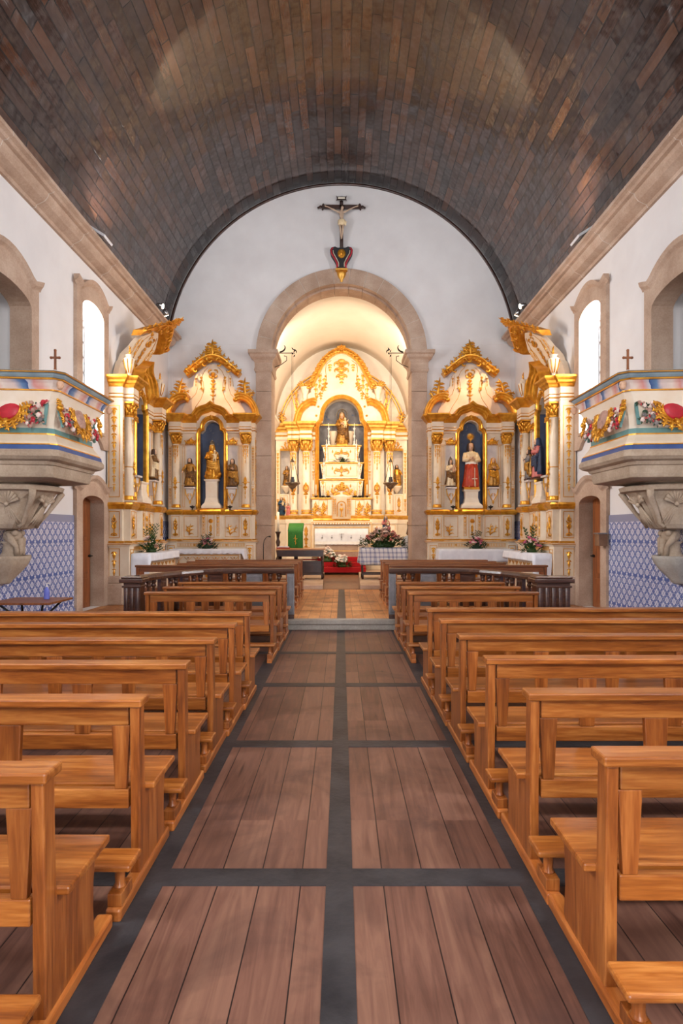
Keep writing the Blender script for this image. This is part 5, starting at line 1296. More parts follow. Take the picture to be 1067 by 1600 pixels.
def altar_table(label, clabel, loc, rz, W_, Dp, H, drops, gold=True, amp=.02, scallop=0):
    r = thing('altar_table', label, 'altar', loc, rz)
    m = MB(); m.box(-W_/2, W_/2, -Dp, 0, H-.07, H); m.box(-W_/2+.06, W_/2-.06, -Dp+.06, 0, 0, H-.07); m.box(-W_/2+.02, W_/2-.02, -Dp+.03, 0, 0, .1); m.build('table_body', 'cream_lacquer', r, bevel=.006)
    m = MB(); y = -Dp+.06; m.outline(-W_/2+.12, W_/2-.12, .16, H-.14, y, .014)
    for i in range(7): x = -W_*.38+W_*.76*i/6; m.tube([(x-.1, y-.01, H-.2), (x, y-.012, H-.29), (x+.1, y-.01, H-.2)], .008, 5); m.rosette(x, y-.012, H-.22, .03); m.leaf(x, y-.01, H-.3, -pi/2, .08, .04)
    m.urn_motif(0, y-.01, .22, H-.34, .3); m.build('gilding', 'gold_leaf', r)
    o = drape(-W_/2-.01, W_/2+.01, -Dp-.01, -.002, H+.012, drops, amp=amp, scallop=scallop).build('altar_cloth', 'white_cloth', None, loc=loc, rz=rz)
    sd = o.modifiers.new('s', 'SOLIDIFY'); sd.thickness = .006; sd.offset = 1
    tag(o, clabel, 'cloth', 'white altar cloths'); return r
TZ = 1.06
altar_table('cream and gold altar table beneath the left front altarpiece', 'white cloth with scalloped hem on the table under the golden virgin', (-3.67, D-.5, PL), 0, 1.98, .5, TZ, (.14, .3, .02, .3), True, .02, .03)
altar_table('cream and gold altar table beneath the right front altarpiece', 'long plain white cloth on the table under the red-cloaked statue', (3.67, D-.5, PL), 0, 1.98, .5, TZ, (.34, .4, .02, .3), True, .02)
altar_table('altar table against the left wall altarpiece', 'white cloth falling to the floor on the left wall altar table', (-4.46, 13.35, PL), pi/2, 2.2, .36, TZ, (.16, .2, .02, .8), True, .02)
altar_table('altar table against the right wall altarpiece', 'white cloth falling to the floor on the right wall altar table', (4.46, 13.35, PL), -pi/2, 2.2, .36, TZ, (.16, .8, .02, .2), True, .02)
ZT = PL+TZ+.02
bouquet('pink and white flowers on the altar table under the golden virgin', (-3.72, D-.74, ZT), .5, .34, .3, ['pink_petal', 'pale_petal', 'pink_petal'], 12, 'deep_green_leaf', 6, bs=1.1, spike=4)
bouquet('magenta and white flowers on the altar table under the red-cloaked statue', (3.72, D-.74, ZT), .52, .34, .3, ['pink_petal', 'pink_petal', 'pale_petal'], 13, 'deep_green_leaf', 7, bs=1.1, spike=4)
bouquet('tall green spray with pale pink blooms on the left wall altar', (-4.28, 12.95, ZT), .44, .42, .3, ['pale_petal', 'dusty_petal', 'pale_petal'], 9, 'green_leaf', 8, bs=1.1, spike=7)
bouquet('pink blooms with green leaves on the right wall altar', (4.28, 12.95, ZT), .44, .4, .3, ['pink_petal', 'pale_petal', 'pink_petal'], 10, 'green_leaf', 9, bs=1.2, spike=5)
for s, sd in ((-1, 'left'), (1, 'right')):
    for q, w in ((-1, 'left'), (1, 'right')):
        r = thing('lamp_dish', 'small dark dish lamp on the ledge, %s side of the %s front altarpiece niche' % (w, sd), 'lamp', (s*3.67+q*.53, D-.4, 2.34), 0, 'dish lamps on altarpiece ledges')
        m = MB(); m.lathe([(.02, 0), (.015, .04), (.06, .07), (.075, .1), (.07, .1), (.01, .09)], 0, 0, 12); m.build('dish', 'black_iron', r); m = MB(); m.lathe([(.02, .09), (.022, .13), (.001, .135)], 0, 0, 8); m.build('wick_holder', 'aged_silver', r)

# ------------------------------------------------------------------ CHANCEL FURNITURE
def bench_table(label, x0, x1, y0, y1, mat):
    cx, cy = (x0+x1)/2, (y0+y1)/2; hw, hd = (x1-x0)/2, (y1-y0)/2
    r = thing('wooden_table', label, 'table', (cx, cy, CL)); H = .93
    m = MB(); m.box(-hw, hw, -hd, hd, H-.045, H); m.build('tabletop', mat, r, bevel=.006)
    m = MB(); m.box(-hw+.05, hw-.05, -hd+.04, hd-.04, H-.24, H-.045); m.build('drawer_case', 'dark_walnut', r, bevel=.004)
    for sx in (-1, 1):
        for sy in (-1, 1): m = MB(); m.lathe([(.035, 0), (.035, .1), (.022, .16), (.03, .3), (.022, .42), (.035, .5), (.035, H-.24)], sx*(hw-.08), sy*(hd-.08), 10); m.build('leg', 'dark_walnut', r)
    for sy in (-1, 1): m = MB(); m.box(-hw+.08, hw-.08, sy*(hd-.08)-.015, sy*(hd-.08)+.015, .13, .18); m.box(-hw+.08, hw-.08, sy*(hd-.08)-.012, sy*(hd-.08)+.012, .42, .45); m.build('stretcher', 'dark_walnut', r)
    for sx in (-1, 1): m = MB(); m.box(sx*(hw-.08)-.015, sx*(hw-.08)+.015, -hd+.08, hd-.08, .13, .18); m.box(sx*(hw-.06)-.015, sx*(hw-.06)+.015, -hd+.08, hd-.08, .4, H-.24); m.build('end_board', 'dark_walnut', r)
    return r
bt = bench_table('long dark wooden table left of the chancel path, light polished top', -1.98, -.5, 17.35, 18.1, 'chancel_table_top')
m = MB(); m.box(-.66, .66, -.3, -.27, .2, .56); m.build('front_board', 'dark_walnut', bt, bevel=.004); m = MB(); m.box(-.6, .6, -.1, .1, .57, .6); m.build('shelf', 'red_carpet', bt)
bench_table('dark wooden table right of the chancel path under the checked cloth', .56, 2.0-.02, 17.45, 18.15, 'chancel_table_top')
o = drape(.58, 1.97, 17.44, 18.16, CL+.945, (.5, .5, .3, .45), amp=.05, mat='checked_cloth').build('checked_tablecloth', 'checked_cloth', None)
sd = o.modifiers.new('s', 'SOLIDIFY'); sd.thickness = .005; sd.offset = 1
tag(o, 'white and blue checked cloth draped over the table right of the path', 'tablecloth')
bouquet('big mound of dusty pink and cream flowers with ferns on the checked cloth', (1.28, 17.78, CL+.96), 1.4, .62, .62, ['dusty_petal', 'pale_petal', 'dusty_petal', 'rose_robe', 'dusty_petal'], 95, 'green_leaf', 12, bs=1.5, nl=420)
r = thing('flower_stand', 'slim dark pillar stand behind the large flower mound', 'stand', (1.42, 18.5, CL))
m = MB(); m.lathe([(.16, 0), (.15, .05), (.06, .1), (.05, 1.1), (.12, 1.2), (.14, 1.26)], 0, 0, 14); m.build('pillar', 'dark_walnut', r)
statue('virgin_statue', 'small virgin in rose robe and dark blue cloak above the large flower mound', (1.42, 18.5, CL+1.26), .66, 'rose_robe', 'blue_cloak', pose='hold', child=True, veil='blue_cloak', base='gold_leaf')
# lectern with green cloth
r = thing('lectern', 'wooden lectern left of the chancel path behind the long table', 'lectern', (-1.48, 18.75, CL))
m = MB(); m.box(-.06, .06, -.06, .06, .05, 1.5); m.box(-.25, .25, -.22, .22, 0, .05); m.build('stand', 'dark_walnut', r, bevel=.006)
m = MB(); m.add([(-.25, -.22, 1.46), (.25, -.22, 1.46), (.25, .2, 1.68), (-.25, .2, 1.68), (-.25, -.22, 1.5), (.25, -.22, 1.5), (.25, .2, 1.72), (-.25, .2, 1.72)], [(0, 3, 2, 1), (4, 5, 6, 7), (0, 1, 5, 4), (1, 2, 6, 5), (2, 3, 7, 6), (3, 0, 4, 7)]); m.build('book_rest', 'dark_walnut', r)
o = MB(); vs = []; fs = []; N = 12
for i in range(N+1):
    x = -.24+.48*i/N; w = .008*sin(i*1.3)
    for (y, z) in ((.2, 1.73), (-.23, 1.51), (-.25+w, 1.4), (-.25+w*1.5, 1.0), (-.25+w*2, .72)): vs.append((x, y, z))
for i in range(N):
    for q in range(4): fs.append((i*5+q, i*5+q+1, i*5+6+q, i*5+5+q))
o.add(vs, fs, 0, True); o.box(-.24, -.225, -.255, -.25, .72, .74, 0)
c = o.build('lectern_cloth', 'green_brocade', None, loc=(-1.48, 18.75, CL)); sd = c.modifiers.new('s', 'SOLIDIFY'); sd.thickness = .008; tag(c, 'green embroidered cloth hanging over the lectern', 'cloth')
m = MB(); m.box(-.006, .006, -.272, -.266, 1.02, 1.34); m.box(-.06, .06, -.272, -.266, 1.22, 1.232)
for i in range(4): m.leaf(0, -.268, 1.05+.06*i, pi/2+(.7 if i % 2 else -.7), .07, .02, .004)
m.build('embroidery', 'gold_leaf', c)
# paschal candle, microphone, missal stand
r = thing('paschal_candlestick', 'tall dark turned candlestick with thick white candle at the left chancel pillar', 'candlestick', (-2.14, 19.4, CL))
m = MB(); m.lathe([(.16, 0), (.16, .05), (.06, .12), (.05, .4), (.09, .5), (.04, .62), (.07, .8), (.045, .95), (.08, 1.1), (.04, 1.2), (.06, 1.35), (.09, 1.42), (.1, 1.45)], 0, 0, 14); m.build('stem', 'dark_walnut', r)
m = MB(); m.lathe([(.045, 1.45), (.045, 2.1), (.001, 2.12)], 0, 0, 12); m.build('candle', 'candle_wax', r)
r = thing('microphone_stand', 'thin gooseneck microphone stand in front of the left arch pillar', 'microphone', (-2.2, 16.2, PL))
m = MB(); m.lathe([(.14, 0), (.14, .02), (.012, .04), (.012, .05)], 0, 0, 16); m.tube([(0, 0, .04), (0, 0, 1.15), (.02, -.01, 1.3), (.09, -.02, 1.4), (.16, -.03, 1.42)], .009, 6); m.build('gooseneck', 'wire_black', r)
m = MB(); m.tube([(.15, -.03, 1.42), (.21, -.035, 1.41)], [.014, .022], 8); m.build('microphone_head', 'wire_black', r)
r = thing('book_stand', 'open book on a small red stand at the left end of the long table', 'book', (-1.78, 17.6, CL+.93))
m = MB(); m.box(-.2, .2, -.12, .12, 0, .03); m.build('stand', 'red_carpet', r, bevel=.004)
m = MB(); m.prism([(-.17, .03), (0, .04), (.17, .03), (.17, .06), (.05, .08), (0, .06), (-.05, .08), (-.17, .06)], -.1, .1); m.build('pages', 'white_paint', r)
# sign with round top on dark case
r = thing('dark_case', 'black equipment case beside the right arch pillar inside the chancel', 'case', (2.28, 18.2, CL)); m = MB(); m.box(-.22, .22, -.18, .18, 0, .84); m.build('case_body', 'dark_case', r, bevel=.02)
m = MB(); m.box(-.19, .19, -.188, -.18, .62, .64); m.box(-.03, .03, -.19, -.18, .58, .68); m.build('latch', 'chrome', r)
r = thing('round_sign', 'white rounded sign with blue cross and coloured shapes on the dark case', 'sign', (2.14, 18.1, CL+.84))
m = MB(); m.prism([(-.24, 0), (.24, 0)]+[(.27*cos(a), .2+.3*sin(a)) for a in [pi*i/20-.1 for i in range(23)]], -.012, .012); m.build('board', 'sign_white', r)
m = MB(); m.box(.05, .075, -.018, -.012, .22, .44); m.box(-.03, .155, -.018, -.012, .34, .365); o = m.build('cross_mark', 'sign_blue', r)
m = MB(); m.prism([(.03, .02), (.2, .02), (.22, .12), (.14, .2), (.04, .18)], -.017, -.012); m.build('red_mark', 'sign_red', r)
m = MB(); m.prism([(-.13, .02), (-.02, .02), (0, .1), (-.05, .16), (-.12, .12)], -.017, -.012); m.build('blue_mark', 'slate_blue_paint', r)
m = MB(); m.prism([(-.01, .05), (.03, .04), (.04, .14), (0, .16)], -.0175, -.012); m.build('green_mark', 'sign_green', r)
r = thing('wall_shelf', 'white bracket shelf on the right chancel wall', 'shelf', (2.62, 20.6, 1.5)); m = MB(); m.box(-.4, 0, -.35, .35, .06, .1); m.prism([(-.3, .06), (0, .06), (0, -.2)], -.03, .03, 'y'); m.build('board', 'altar_cream', r, bevel=.005)
statue('saint_statue', 'slim dark brown figure on the shelf at the right chancel wall', (2.44, 20.5, 1.6), .62, 'brown_robe', 'dark_walnut', pose='pray', veil='dark_walnut', skin='pale_gold')

# sanctuary lamps on iron brackets
for s, sd in ((-1, 'left'), (1, 'right')):
    bx, by = s*1.98, 17.0
    r = thing('lamp_bracket', 'wrought iron scroll bracket on the %s arch pillar capital' % sd, 'bracket', (bx, by, 7.0))
    m = MB(); m.tube([(0, 0, 0), (-s*.6, 0, 0)], .013, 6); m.tube([(0, 0, -.42), (-s*.2, 0, -.34), (-s*.36, 0, -.22), (-s*.36, 0, -.1), (-s*.28, 0, -.08)], .011, 6)
    m.curl(-s*.15, 0, .03, 0 if s < 0 else pi, .4, (1 if s < 0 else -1)*2.4, .025, 9); m.curl(-s*.55, 0, .1, 0 if s < 0 else pi, .22, (1 if s < 0 else -1)*-2, .02, 8)
    for q in range(4): m.leaf(-s*.56, 0, -.12+.07*q, pi/2+(.6 if q % 2 else -.6), .1, .04, .01)
    m.build('bracket_arm', 'black_iron', r)
    m = MB(); m.box(-.03 if s < 0 else 0, 0 if s < 0 else .03, -.04, .04, -.46, .06); m.build('wall_plate', 'black_iron', r)
    r = thing('sanctuary_lamp', 'silver sanctuary lamp hanging on chains from the %s arch pillar bracket' % sd, 'lamp', (s*1.45, by, 2.9))
    m = MB(); m.tube([(.018, 0, 1.0), (.018, 0, 4.1)], .004, 4); m.build('chain', 'black_iron', r); m = MB(); m.tube([(-.018, 0, 1.0), (-.018, 0, 4.1)], .004, 4); m.build('chain', 'black_iron', r)
    m = MB(); m.lathe([(.001, 0), (.03, .03), (.02, .06), (.09, .12), (.12, .17), (.21, .23), (.23, .26), (.18, .28), (.12, .27), (.05, .27)], 0, 0, 18, fold=.03, fk=9); m.build('bowl', 'aged_silver', r)
    m = MB(); m.lathe([(.06, .28), (.07, .34), (.05, .4), (.055, .44)], 0, 0, 12); m.build('oil_glass', 'niche_grey', r)
    m = MB(); m.lathe([(.06, .88), (.05, .92), (.02, .98), (.012, 1.02)], 0, 0, 12); m.build('crown', 'aged_silver', r)
    for i in range(3):
        a = 2*pi*i/3+.4; m = MB(); m.tube([(.21*cos(a), .21*sin(a), .26), (.13*cos(a), .13*sin(a), .55), (.055*cos(a), .055*sin(a), .9)], [.014, .01, .008], 6); m.build('suspension_arm', 'aged_silver', r)
# ------------------------------------------------------------------ CRUCIFIX ABOVE THE ARCH
r = thing('crucifix', 'dark wooden crucifix with pale figure on the wall above the arch', 'crucifix', (0, D-.12, 9.85))
m = MB(); m.box(-.05, .05, -.03, .03, 0, 1.34); m.box(-.56, .56, -.03, .03, 1.12, 1.22)
for s in (-1, 1):
    for (x, z, q) in ((.6, 1.17, .05), (.66, 1.15, .035), (.52, 1.24, .035), (.54, 1.1, .03)): m.ball(s*x, 0, z, q, 1, .6, 1, 8)
m.build('cross', 'dark_walnut', r)
m = MB(); m.prism([(-.12, 1.36), (.12, 1.36), (.15, 1.33), (.13, 1.4), (.15, 1.48), (.12, 1.45), (-.12, 1.45), (-.15, 1.48), (-.13, 1.4), (-.15, 1.33)], -.04, -.01); m.box(-.02, .02, -.03, 0, 1.3, 1.4); tt = m.build('title_board', 'dark_walnut', r)
m = MB(); m.box(-.1, .1, -.045, -.04, 1.38, 1.43); m.build('title_panel', 'candle_wax', tt)
# corpus: skinned skeleton
J = {'pel': (0, -.09, .68, .055), 'wst': (.01, -.1, .78, .048), 'chs': (0, -.09, .9, .068), 'shl': (0, -.08, .985, .05), 'nck': (.01, -.1, 1.03, .026), 'hd': (.025, -.13, 1.08, .046), 'hd2': (.03, -.125, 1.13, .038),
     'sl': (-.1, -.08, .99, .036), 'el': (-.24, -.07, 1.07, .024), 'wl': (-.38, -.06, 1.14, .016), 'hl': (-.44, -.06, 1.16, .018), 'sr': (.1, -.08, .99, .036), 'er': (.24, -.07, 1.07, .024), 'wr': (.38, -.06, 1.14, .016), 'hr': (.44, -.06, 1.16, .018),
     'h1': (-.05, -.09, .64, .044), 'k1': (-.03, -.15, .46, .033), 'a1': (-.012, -.07, .26, .02), 'f1': (-.01, -.12, .2, .018), 'h2': (.05, -.09, .64, .044), 'k2': (.04, -.15, .46, .033), 'a2': (.016, -.075, .27, .02), 'f2': (.012, -.125, .21, .018)}
E = [('pel', 'wst'), ('wst', 'chs'), ('chs', 'shl'), ('shl', 'nck'), ('nck', 'hd'), ('hd', 'hd2'), ('shl', 'sl'), ('sl', 'el'), ('el', 'wl'), ('wl', 'hl'), ('shl', 'sr'), ('sr', 'er'), ('er', 'wr'), ('wr', 'hr'), ('pel', 'h1'), ('h1', 'k1'), ('k1', 'a1'), ('a1', 'f1'), ('pel', 'h2'), ('h2', 'k2'), ('k2', 'a2'), ('a2', 'f2')]
for s, t_ in ((-1, 'hl'), (1, 'hr')):
    x, y, z, _ = J[t_]
    for i, (dx, dz) in enumerate(((.035, .028), (.045, .014), (.045, 0), (.036, -.014), (.0, -.03))):
        J[t_+str(i)] = (x+s*dx, y-.008, z+dz, .006); E.append((t_, t_+str(i)))
keys = list(J); me = bpy.data.meshes.new('body'); me.from_pydata([J[k][:3] for k in keys], [(keys.index(a), keys.index(b)) for a, b in E], [])
o = bpy.data.objects.new('body', me); COL.objects.link(o); o.parent = r; me.materials.append(MATS['pale_corpus'])
sk = o.modifiers.new('skin', 'SKIN'); sk.use_smooth_shade = True
for i, k in enumerate(keys): v = me.skin_vertices[0].data[i]; v.radius = (J[k][3], J[k][3]*.85); v.use_root = (k == 'pel')
o.modifiers.new('sub', 'SUBSURF').render_levels = 2
m = MB(); m.lathe([(.075, .6), (.09, .66), (.085, .74), (.07, .76)], 0, -.1, 16, 1.1, .8, fold=.12, fk=6); m.tube([(.08, -.1, .72), (.12, -.11, .68), (.11, -.1, .58)], [.03, .03, .012], 7); m.build('loincloth', 'cream_robe', r)
m = MB(); m.lathe([(.035, -.03), (.05, .0), (.048, .05), (.02, .08)], .028, -.11, 12, cz=1.09, a0=radians(-30), a1=radians(210), fold=.08); m.tube([(-.02, -.15, 1.12), (.03, -.18, 1.125), (.08, -.15, 1.12)], .007, 5); m.build('hair', 'dark_hair', r)
r = thing('crucifix_bracket', 'heart-shaped painted bracket under the crucifix, dark with gold shield', 'bracket', (0, D, 9.2))
hs = [(0, 0), (.14, .02), (.13, .14), (.2, .28), (.3, .44), (.33, .56), (.28, .64), (.18, .66), (.1, .62), (0, .64)]
sh = hs+[(-x, z) for x, z in hs[-2:0:-1]]
m = MB(); m.prism(sh, -.2, 0); m.build('shield', 'dark_case', r, bevel=.015)
for s in (-1, 1):
    m = MB(); m.tube([(s*x, -.2, z) for x, z in [(.13, .05), (.12, .16), (.19, .3), (.28, .45), (.3, .56), (.24, .62)]], .022, 6); m.build('red_scroll', 'crimson_paint', r)
    m = MB(); m.tube([(s*x, -.21, z) for x, z in [(.08, .07), (.08, .18), (.15, .32), (.23, .46), (.24, .54)]], .012, 6); m.build('white_scroll', 'cream_lacquer', r)
m = MB(); m.ball(0, -.2, .45, .12, 1, .4, 1.1, 12); m.urn_motif(0, -.25, .34, .56, .16); m.build('gold_shield', 'gold_leaf', r)
m = MB(); m.box(-.17, .17, -.24, 0, -.03, .02); m.lathe([(.001, -.34), (.04, -.3), (.05, -.24), (.09, -.2), (.13, -.1), (.14, -.03)], 0, -.09, 14, 1, .8); m.build('gilt_pendant', 'pale_gold', r)

# ------------------------------------------------------------------ PULPITS
def pulpit(s, nm):
    r = thing('pulpit', 'polychrome painted stone pulpit on the %s wall with gilded rocaille panels' % nm, 'pulpit', (s*HW, 8.43, 0), pi/2 if s < 0 else -pi/2); rn = random.Random(31)
    def poly(out, half, ch=.07, fl=.1): return [(-half-fl, 0), (-half, -out+ch), (-half+ch, -out), (half-ch, -out), (half, -out+ch), (half+fl, 0)]
    def loft(name, mat, rings, parent=r, bev=0, smooth=False):
        m = MB(); vs = []; n = 6
        for z, o_, h, *c in rings: vs += [(x, y, z) for x, y in poly(o_, h, *(c or (.07,)))]
        fs = [(j*n+i, j*n+i+1, (j+1)*n+i+1, (j+1)*n+i) for j in range(len(rings)-1) for i in range(n-1)]
        fs += [tuple(range(n))[::-1], tuple((len(rings)-1)*n+i for i in range(n))]+[(j*n+5, j*n, (j+1)*n, (j+1)*n+5) for j in range(len(rings)-1)]
        m.add(vs, fs, 0, smooth); return m.build(name, mat, parent, bevel=bev)
    S1 = 1.0
    loft('handrail', 'slate_blue_paint', [(3.735, 1.24, .8, .1), (3.745, 1.29, .85, .1), (3.77, 1.31, .87, .1), (3.79, 1.32, .88, .1), (3.8, 1.34, .9, .1), (3.805, 1.33, .89, .1)])
    loft('rail_cap', 'grey_stone', [(3.805, 1.33, .89, .1), (3.815, 1.35, .91, .1), (3.83, 1.32, .88, .1)])
    loft('gilt_line', 'gold_leaf', [(3.72, 1.24, .8, .1), (3.725, 1.28, .84, .1), (3.742, 1.285, .845, .1), (3.744, 1.24, .8, .1)]); loft('gilt_line', 'gold_leaf', [(3.795, 1.32, .88, .1), (3.797, 1.35, .91, .1), (3.806, 1.352, .912, .1), (3.807, 1.32, .88, .1)])
    loft('painted_cove', 'marbled_cove_paint', [(3.6, 1.215, .77), (3.63, 1.22, .775), (3.68, 1.235, .79), (3.725, 1.26, .815)])
    loft('gilt_line', 'gold_leaf', [(3.58, 1.19, .75), (3.585, 1.235, .79), (3.6, 1.235, .79), (3.605, 1.19, .75)])
    loft('body', 'altar_cream', [(3.06, 1.07, .64), (3.15, 1.075, .645), (3.3, 1.1, .67), (3.45, 1.15, .715), (3.585, 1.215, .77)])
    loft('teal_band', 'teal_paint', [(3.04, 1.06, .63), (3.04, 1.09, .66), (3.11, 1.092, .662), (3.11, 1.06, .63)])
    loft('gilt_line', 'gold_leaf', [(3.02, 1.06, .63), (3.02, 1.1, .67), (3.04, 1.1, .67), (3.04, 1.06, .63)])
    loft('cream_moulding', 'cream_lacquer', [(2.88, 1.0, .6), (2.88, 1.17, .74), (2.92, 1.16, .73), (2.98, 1.12, .69), (3.02, 1.1, .67)])
    loft('gilt_line', 'gold_leaf', [(2.875, 1.17, .74), (2.875, 1.18, .75), (2.89, 1.18, .75), (2.89, 1.17, .74)])
    loft('blue_band', 'blue_paint', [(2.81, 1.0, .6), (2.81, 1.2, .77), (2.87, 1.19, .76), (2.875, 1.0, .6)])
    loft('torus_moulding', 'carved_stone', [(2.66, 1.0, .6), (2.66, 1.14, .71), (2.68, 1.19, .76), (2.72, 1.225, .795), (2.77, 1.225, .795), (2.81, 1.2, .77)])
    loft('stone_slab', 'carved_stone', [(2.42, .9, .5), (2.45, 1.05, .64), (2.46, 1.06, .645), (2.5, 1.07, .655), (2.61, 1.08, .665), (2.615, 1.1, .69), (2.66, 1.12, .71)])
    loft('neck', 'carved_stone', [(2.36, .5, .3, .12), (2.38, .62, .4, .12), (2.44, .86, .52, .1)])
    # gilded frames, garlands and medallions on the two visible flanks and on the front
    fronts = {'front': (Matrix.Translation((0, -1.135, 3.35)) @ Matrix.Rotation(radians(-14), 4, 'X'), .56),
              'near': (Matrix.Translation((-.7, -.55, 3.35)) @ Matrix.Rotation(-pi/2-.05, 4, 'Z') @ Matrix.Rotation(radians(-14), 4, 'X'), .5),
              'far': (Matrix.Translation((.7, -.55, 3.35)) @ Matrix.Rotation(pi/2+.05, 4, 'Z') @ Matrix.Rotation(radians(-14), 4, 'X'), .5)}
    for key, (M, hw) in fronts.items():
        for x in (-hw+.0, hw-.0): m = MB(); m.M = M; m.box(x-.02, x+.02, -.012, .01, -.22, .22); m.build('teal_frame', 'teal_paint', r)
        m = MB(); m.M = M; R = .21 if key == 'front' else .19
        for i in range(16):
            a = 2*pi*i/16; m.spray(R*.9*cos(a), -.03, R*.95*sin(a), a+.3, .2, .03, rn, 5, 1.1)
        m.sweep([(R*.85*cos(2*pi*i/20), R*.9*sin(2*pi*i/20), -.02) for i in range(20)], [(-.025, 0), (0, .035), (.03, 0)], closed=True)
        m.spray(0, -.04, .16, pi/2, .3, .036, rn, 7); m.spray(0, -.04, -.14, -pi/2, .14, .03, rn, 5); m.build('rocaille_frame', 'gold_leaf', r)
        m = MB(); m.M = M; m.ball(0, -.02, 0, R*.82, 1, .35, 1, 14); m.build('medallion', 'crimson_paint' if key != 'front' else 'dusty_petal', r)
        for q in (-1, 1):
            m = MB(); m.M = M
            for (x, z) in ((.24, -.1), (.3, .06), (.46, .06), (.46, -.16), (.3, -.12), (.28, -.2), (.4, .2), (.3, .17), (.36, .12), (.27, .08), (.4, .02), (.34, -.04), (.42, -.1), (.36, -.16), (.25, .2), (.44, .18)):
                x = x*hw/.5; z = z*1.15+.02; c = rn.choice((0, 1, 2, 3)); m.ball(q*x+rn.uniform(-.06, .06), -.02, z+rn.uniform(-.06, .06), rn.uniform(.018, .03), 1, .8, 1, 6, rn.choice((0, 1, 2))); m.ball(q*x, -.03, z, rn.uniform(.026, .042), 1, .8, 1, 6, c)
                for _ in range(6): m.leaf(q*x+rn.uniform(-.03, .03), -.03, z+rn.uniform(-.03, .03), rn.uniform(0, 6.28), .07, .03, .01, rn.choice((4, 4, 0, 1)))
            m.curl(q*.2, -.03, .19, (0 if q > 0 else pi)-q*.2, .26, -q*1.8, .014, 8, m=0)
            m.pendant(q*.4, -.03, -.02, .2, .06, 4)
            m.build('flower_garland', ['crimson_paint', 'dusty_petal', 'pale_petal', 'grey_habit', 'deep_green_leaf'], r)
            m = MB(); m.M = M
            if key == 'front': m.spray(q*(hw+.07), -.05, -.02, pi/2, .28, .034, rn, 7); m.spray(q*(hw+.05), -.04, 0, -pi/2, .24, .03, rn, 6); m.ball(q*(hw+.08), -.06, .02, .045, n=8); m.build('corner_mask_scroll', 'gold_leaf', r)
    for q in (-1, 1):
        m = MB(); head(m, q*.8, -1.27, 3.65, .5); o = m.build('cherub_head', 'skin_tone', r)
    # carved corbel
    m = MB()
    lv = [(1.74, .3, .2), (1.76, .42, .3), (1.82, .47, .34), (1.92, .52, .36), (2.05, .58, .38), (2.18, .66, .42), (2.28, .76, .48), (2.3, .84, .55), (2.36, .86, .57), (2.38, .8, .5)]
    vs = []; NN = 26
    for z, o_, h in lv:
        for i in range(NN+1):
            a = pi+pi*i/NN; fl = 1+.035*sin(i*2.4)*(1 if z < 2.28 else 0); c, d = cos(a), sin(a); k = 1/max(abs(c), abs(d))**.45
            vs.append((h*c*k*fl, o_*d*k*fl, z))
    fs = [(j*(NN+1)+i, j*(NN+1)+i+1, (j+1)*(NN+1)+i+1, (j+1)*(NN+1)+i) for j in range(len(lv)-1) for i in range(NN)]+[tuple(range(NN+1))[::-1]]
    m.add(vs, fs, 0, False); co = m.build('carved_corbel', 'carved_stone', r)
    m = MB()
    for (cx, cy, ang) in ((0, -.62, 0), (-.36, -.32, -pi/2), (.36, -.32, pi/2)):
        m.M = Matrix.Translation((cx, cy, 0)) @ Matrix.Rotation(ang, 4, 'Z')
        for i in range(9):
            a = pi/2+(i-4)*.3; L = .2; m.tube([(0, -.02, 2.1), (cos(a)*L*.6, -.06, 2.1+sin(a)*L*.6), (cos(a)*L, -.07, 2.1+sin(a)*L)], [.01, .022, .026], 5)
        for i in range(7): a = -pi/2+(i-3)*.16; m.tube([(0, -.02, 2.1), (cos(a)*.2, .06, 2.1+sin(a)*.2), (cos(a)*.3, .1, 2.1+sin(a)*.3)], [.012, .02, .008], 5)
        m.ball(0, -.04, 2.1, .035, n=8)
    m.M = None
    for q in (-1, 1): m.tube([(q*.42, -.7, 2.3), (q*.36, -.66, 2.2), (q*.3, -.55, 2.0), (q*.2, -.45, 1.84), (q*.24, -.4, 1.78)], [.05, .045, .03, .035, .03], 7)
    m.build('shell_carving', 'carved_stone', co)
    return r
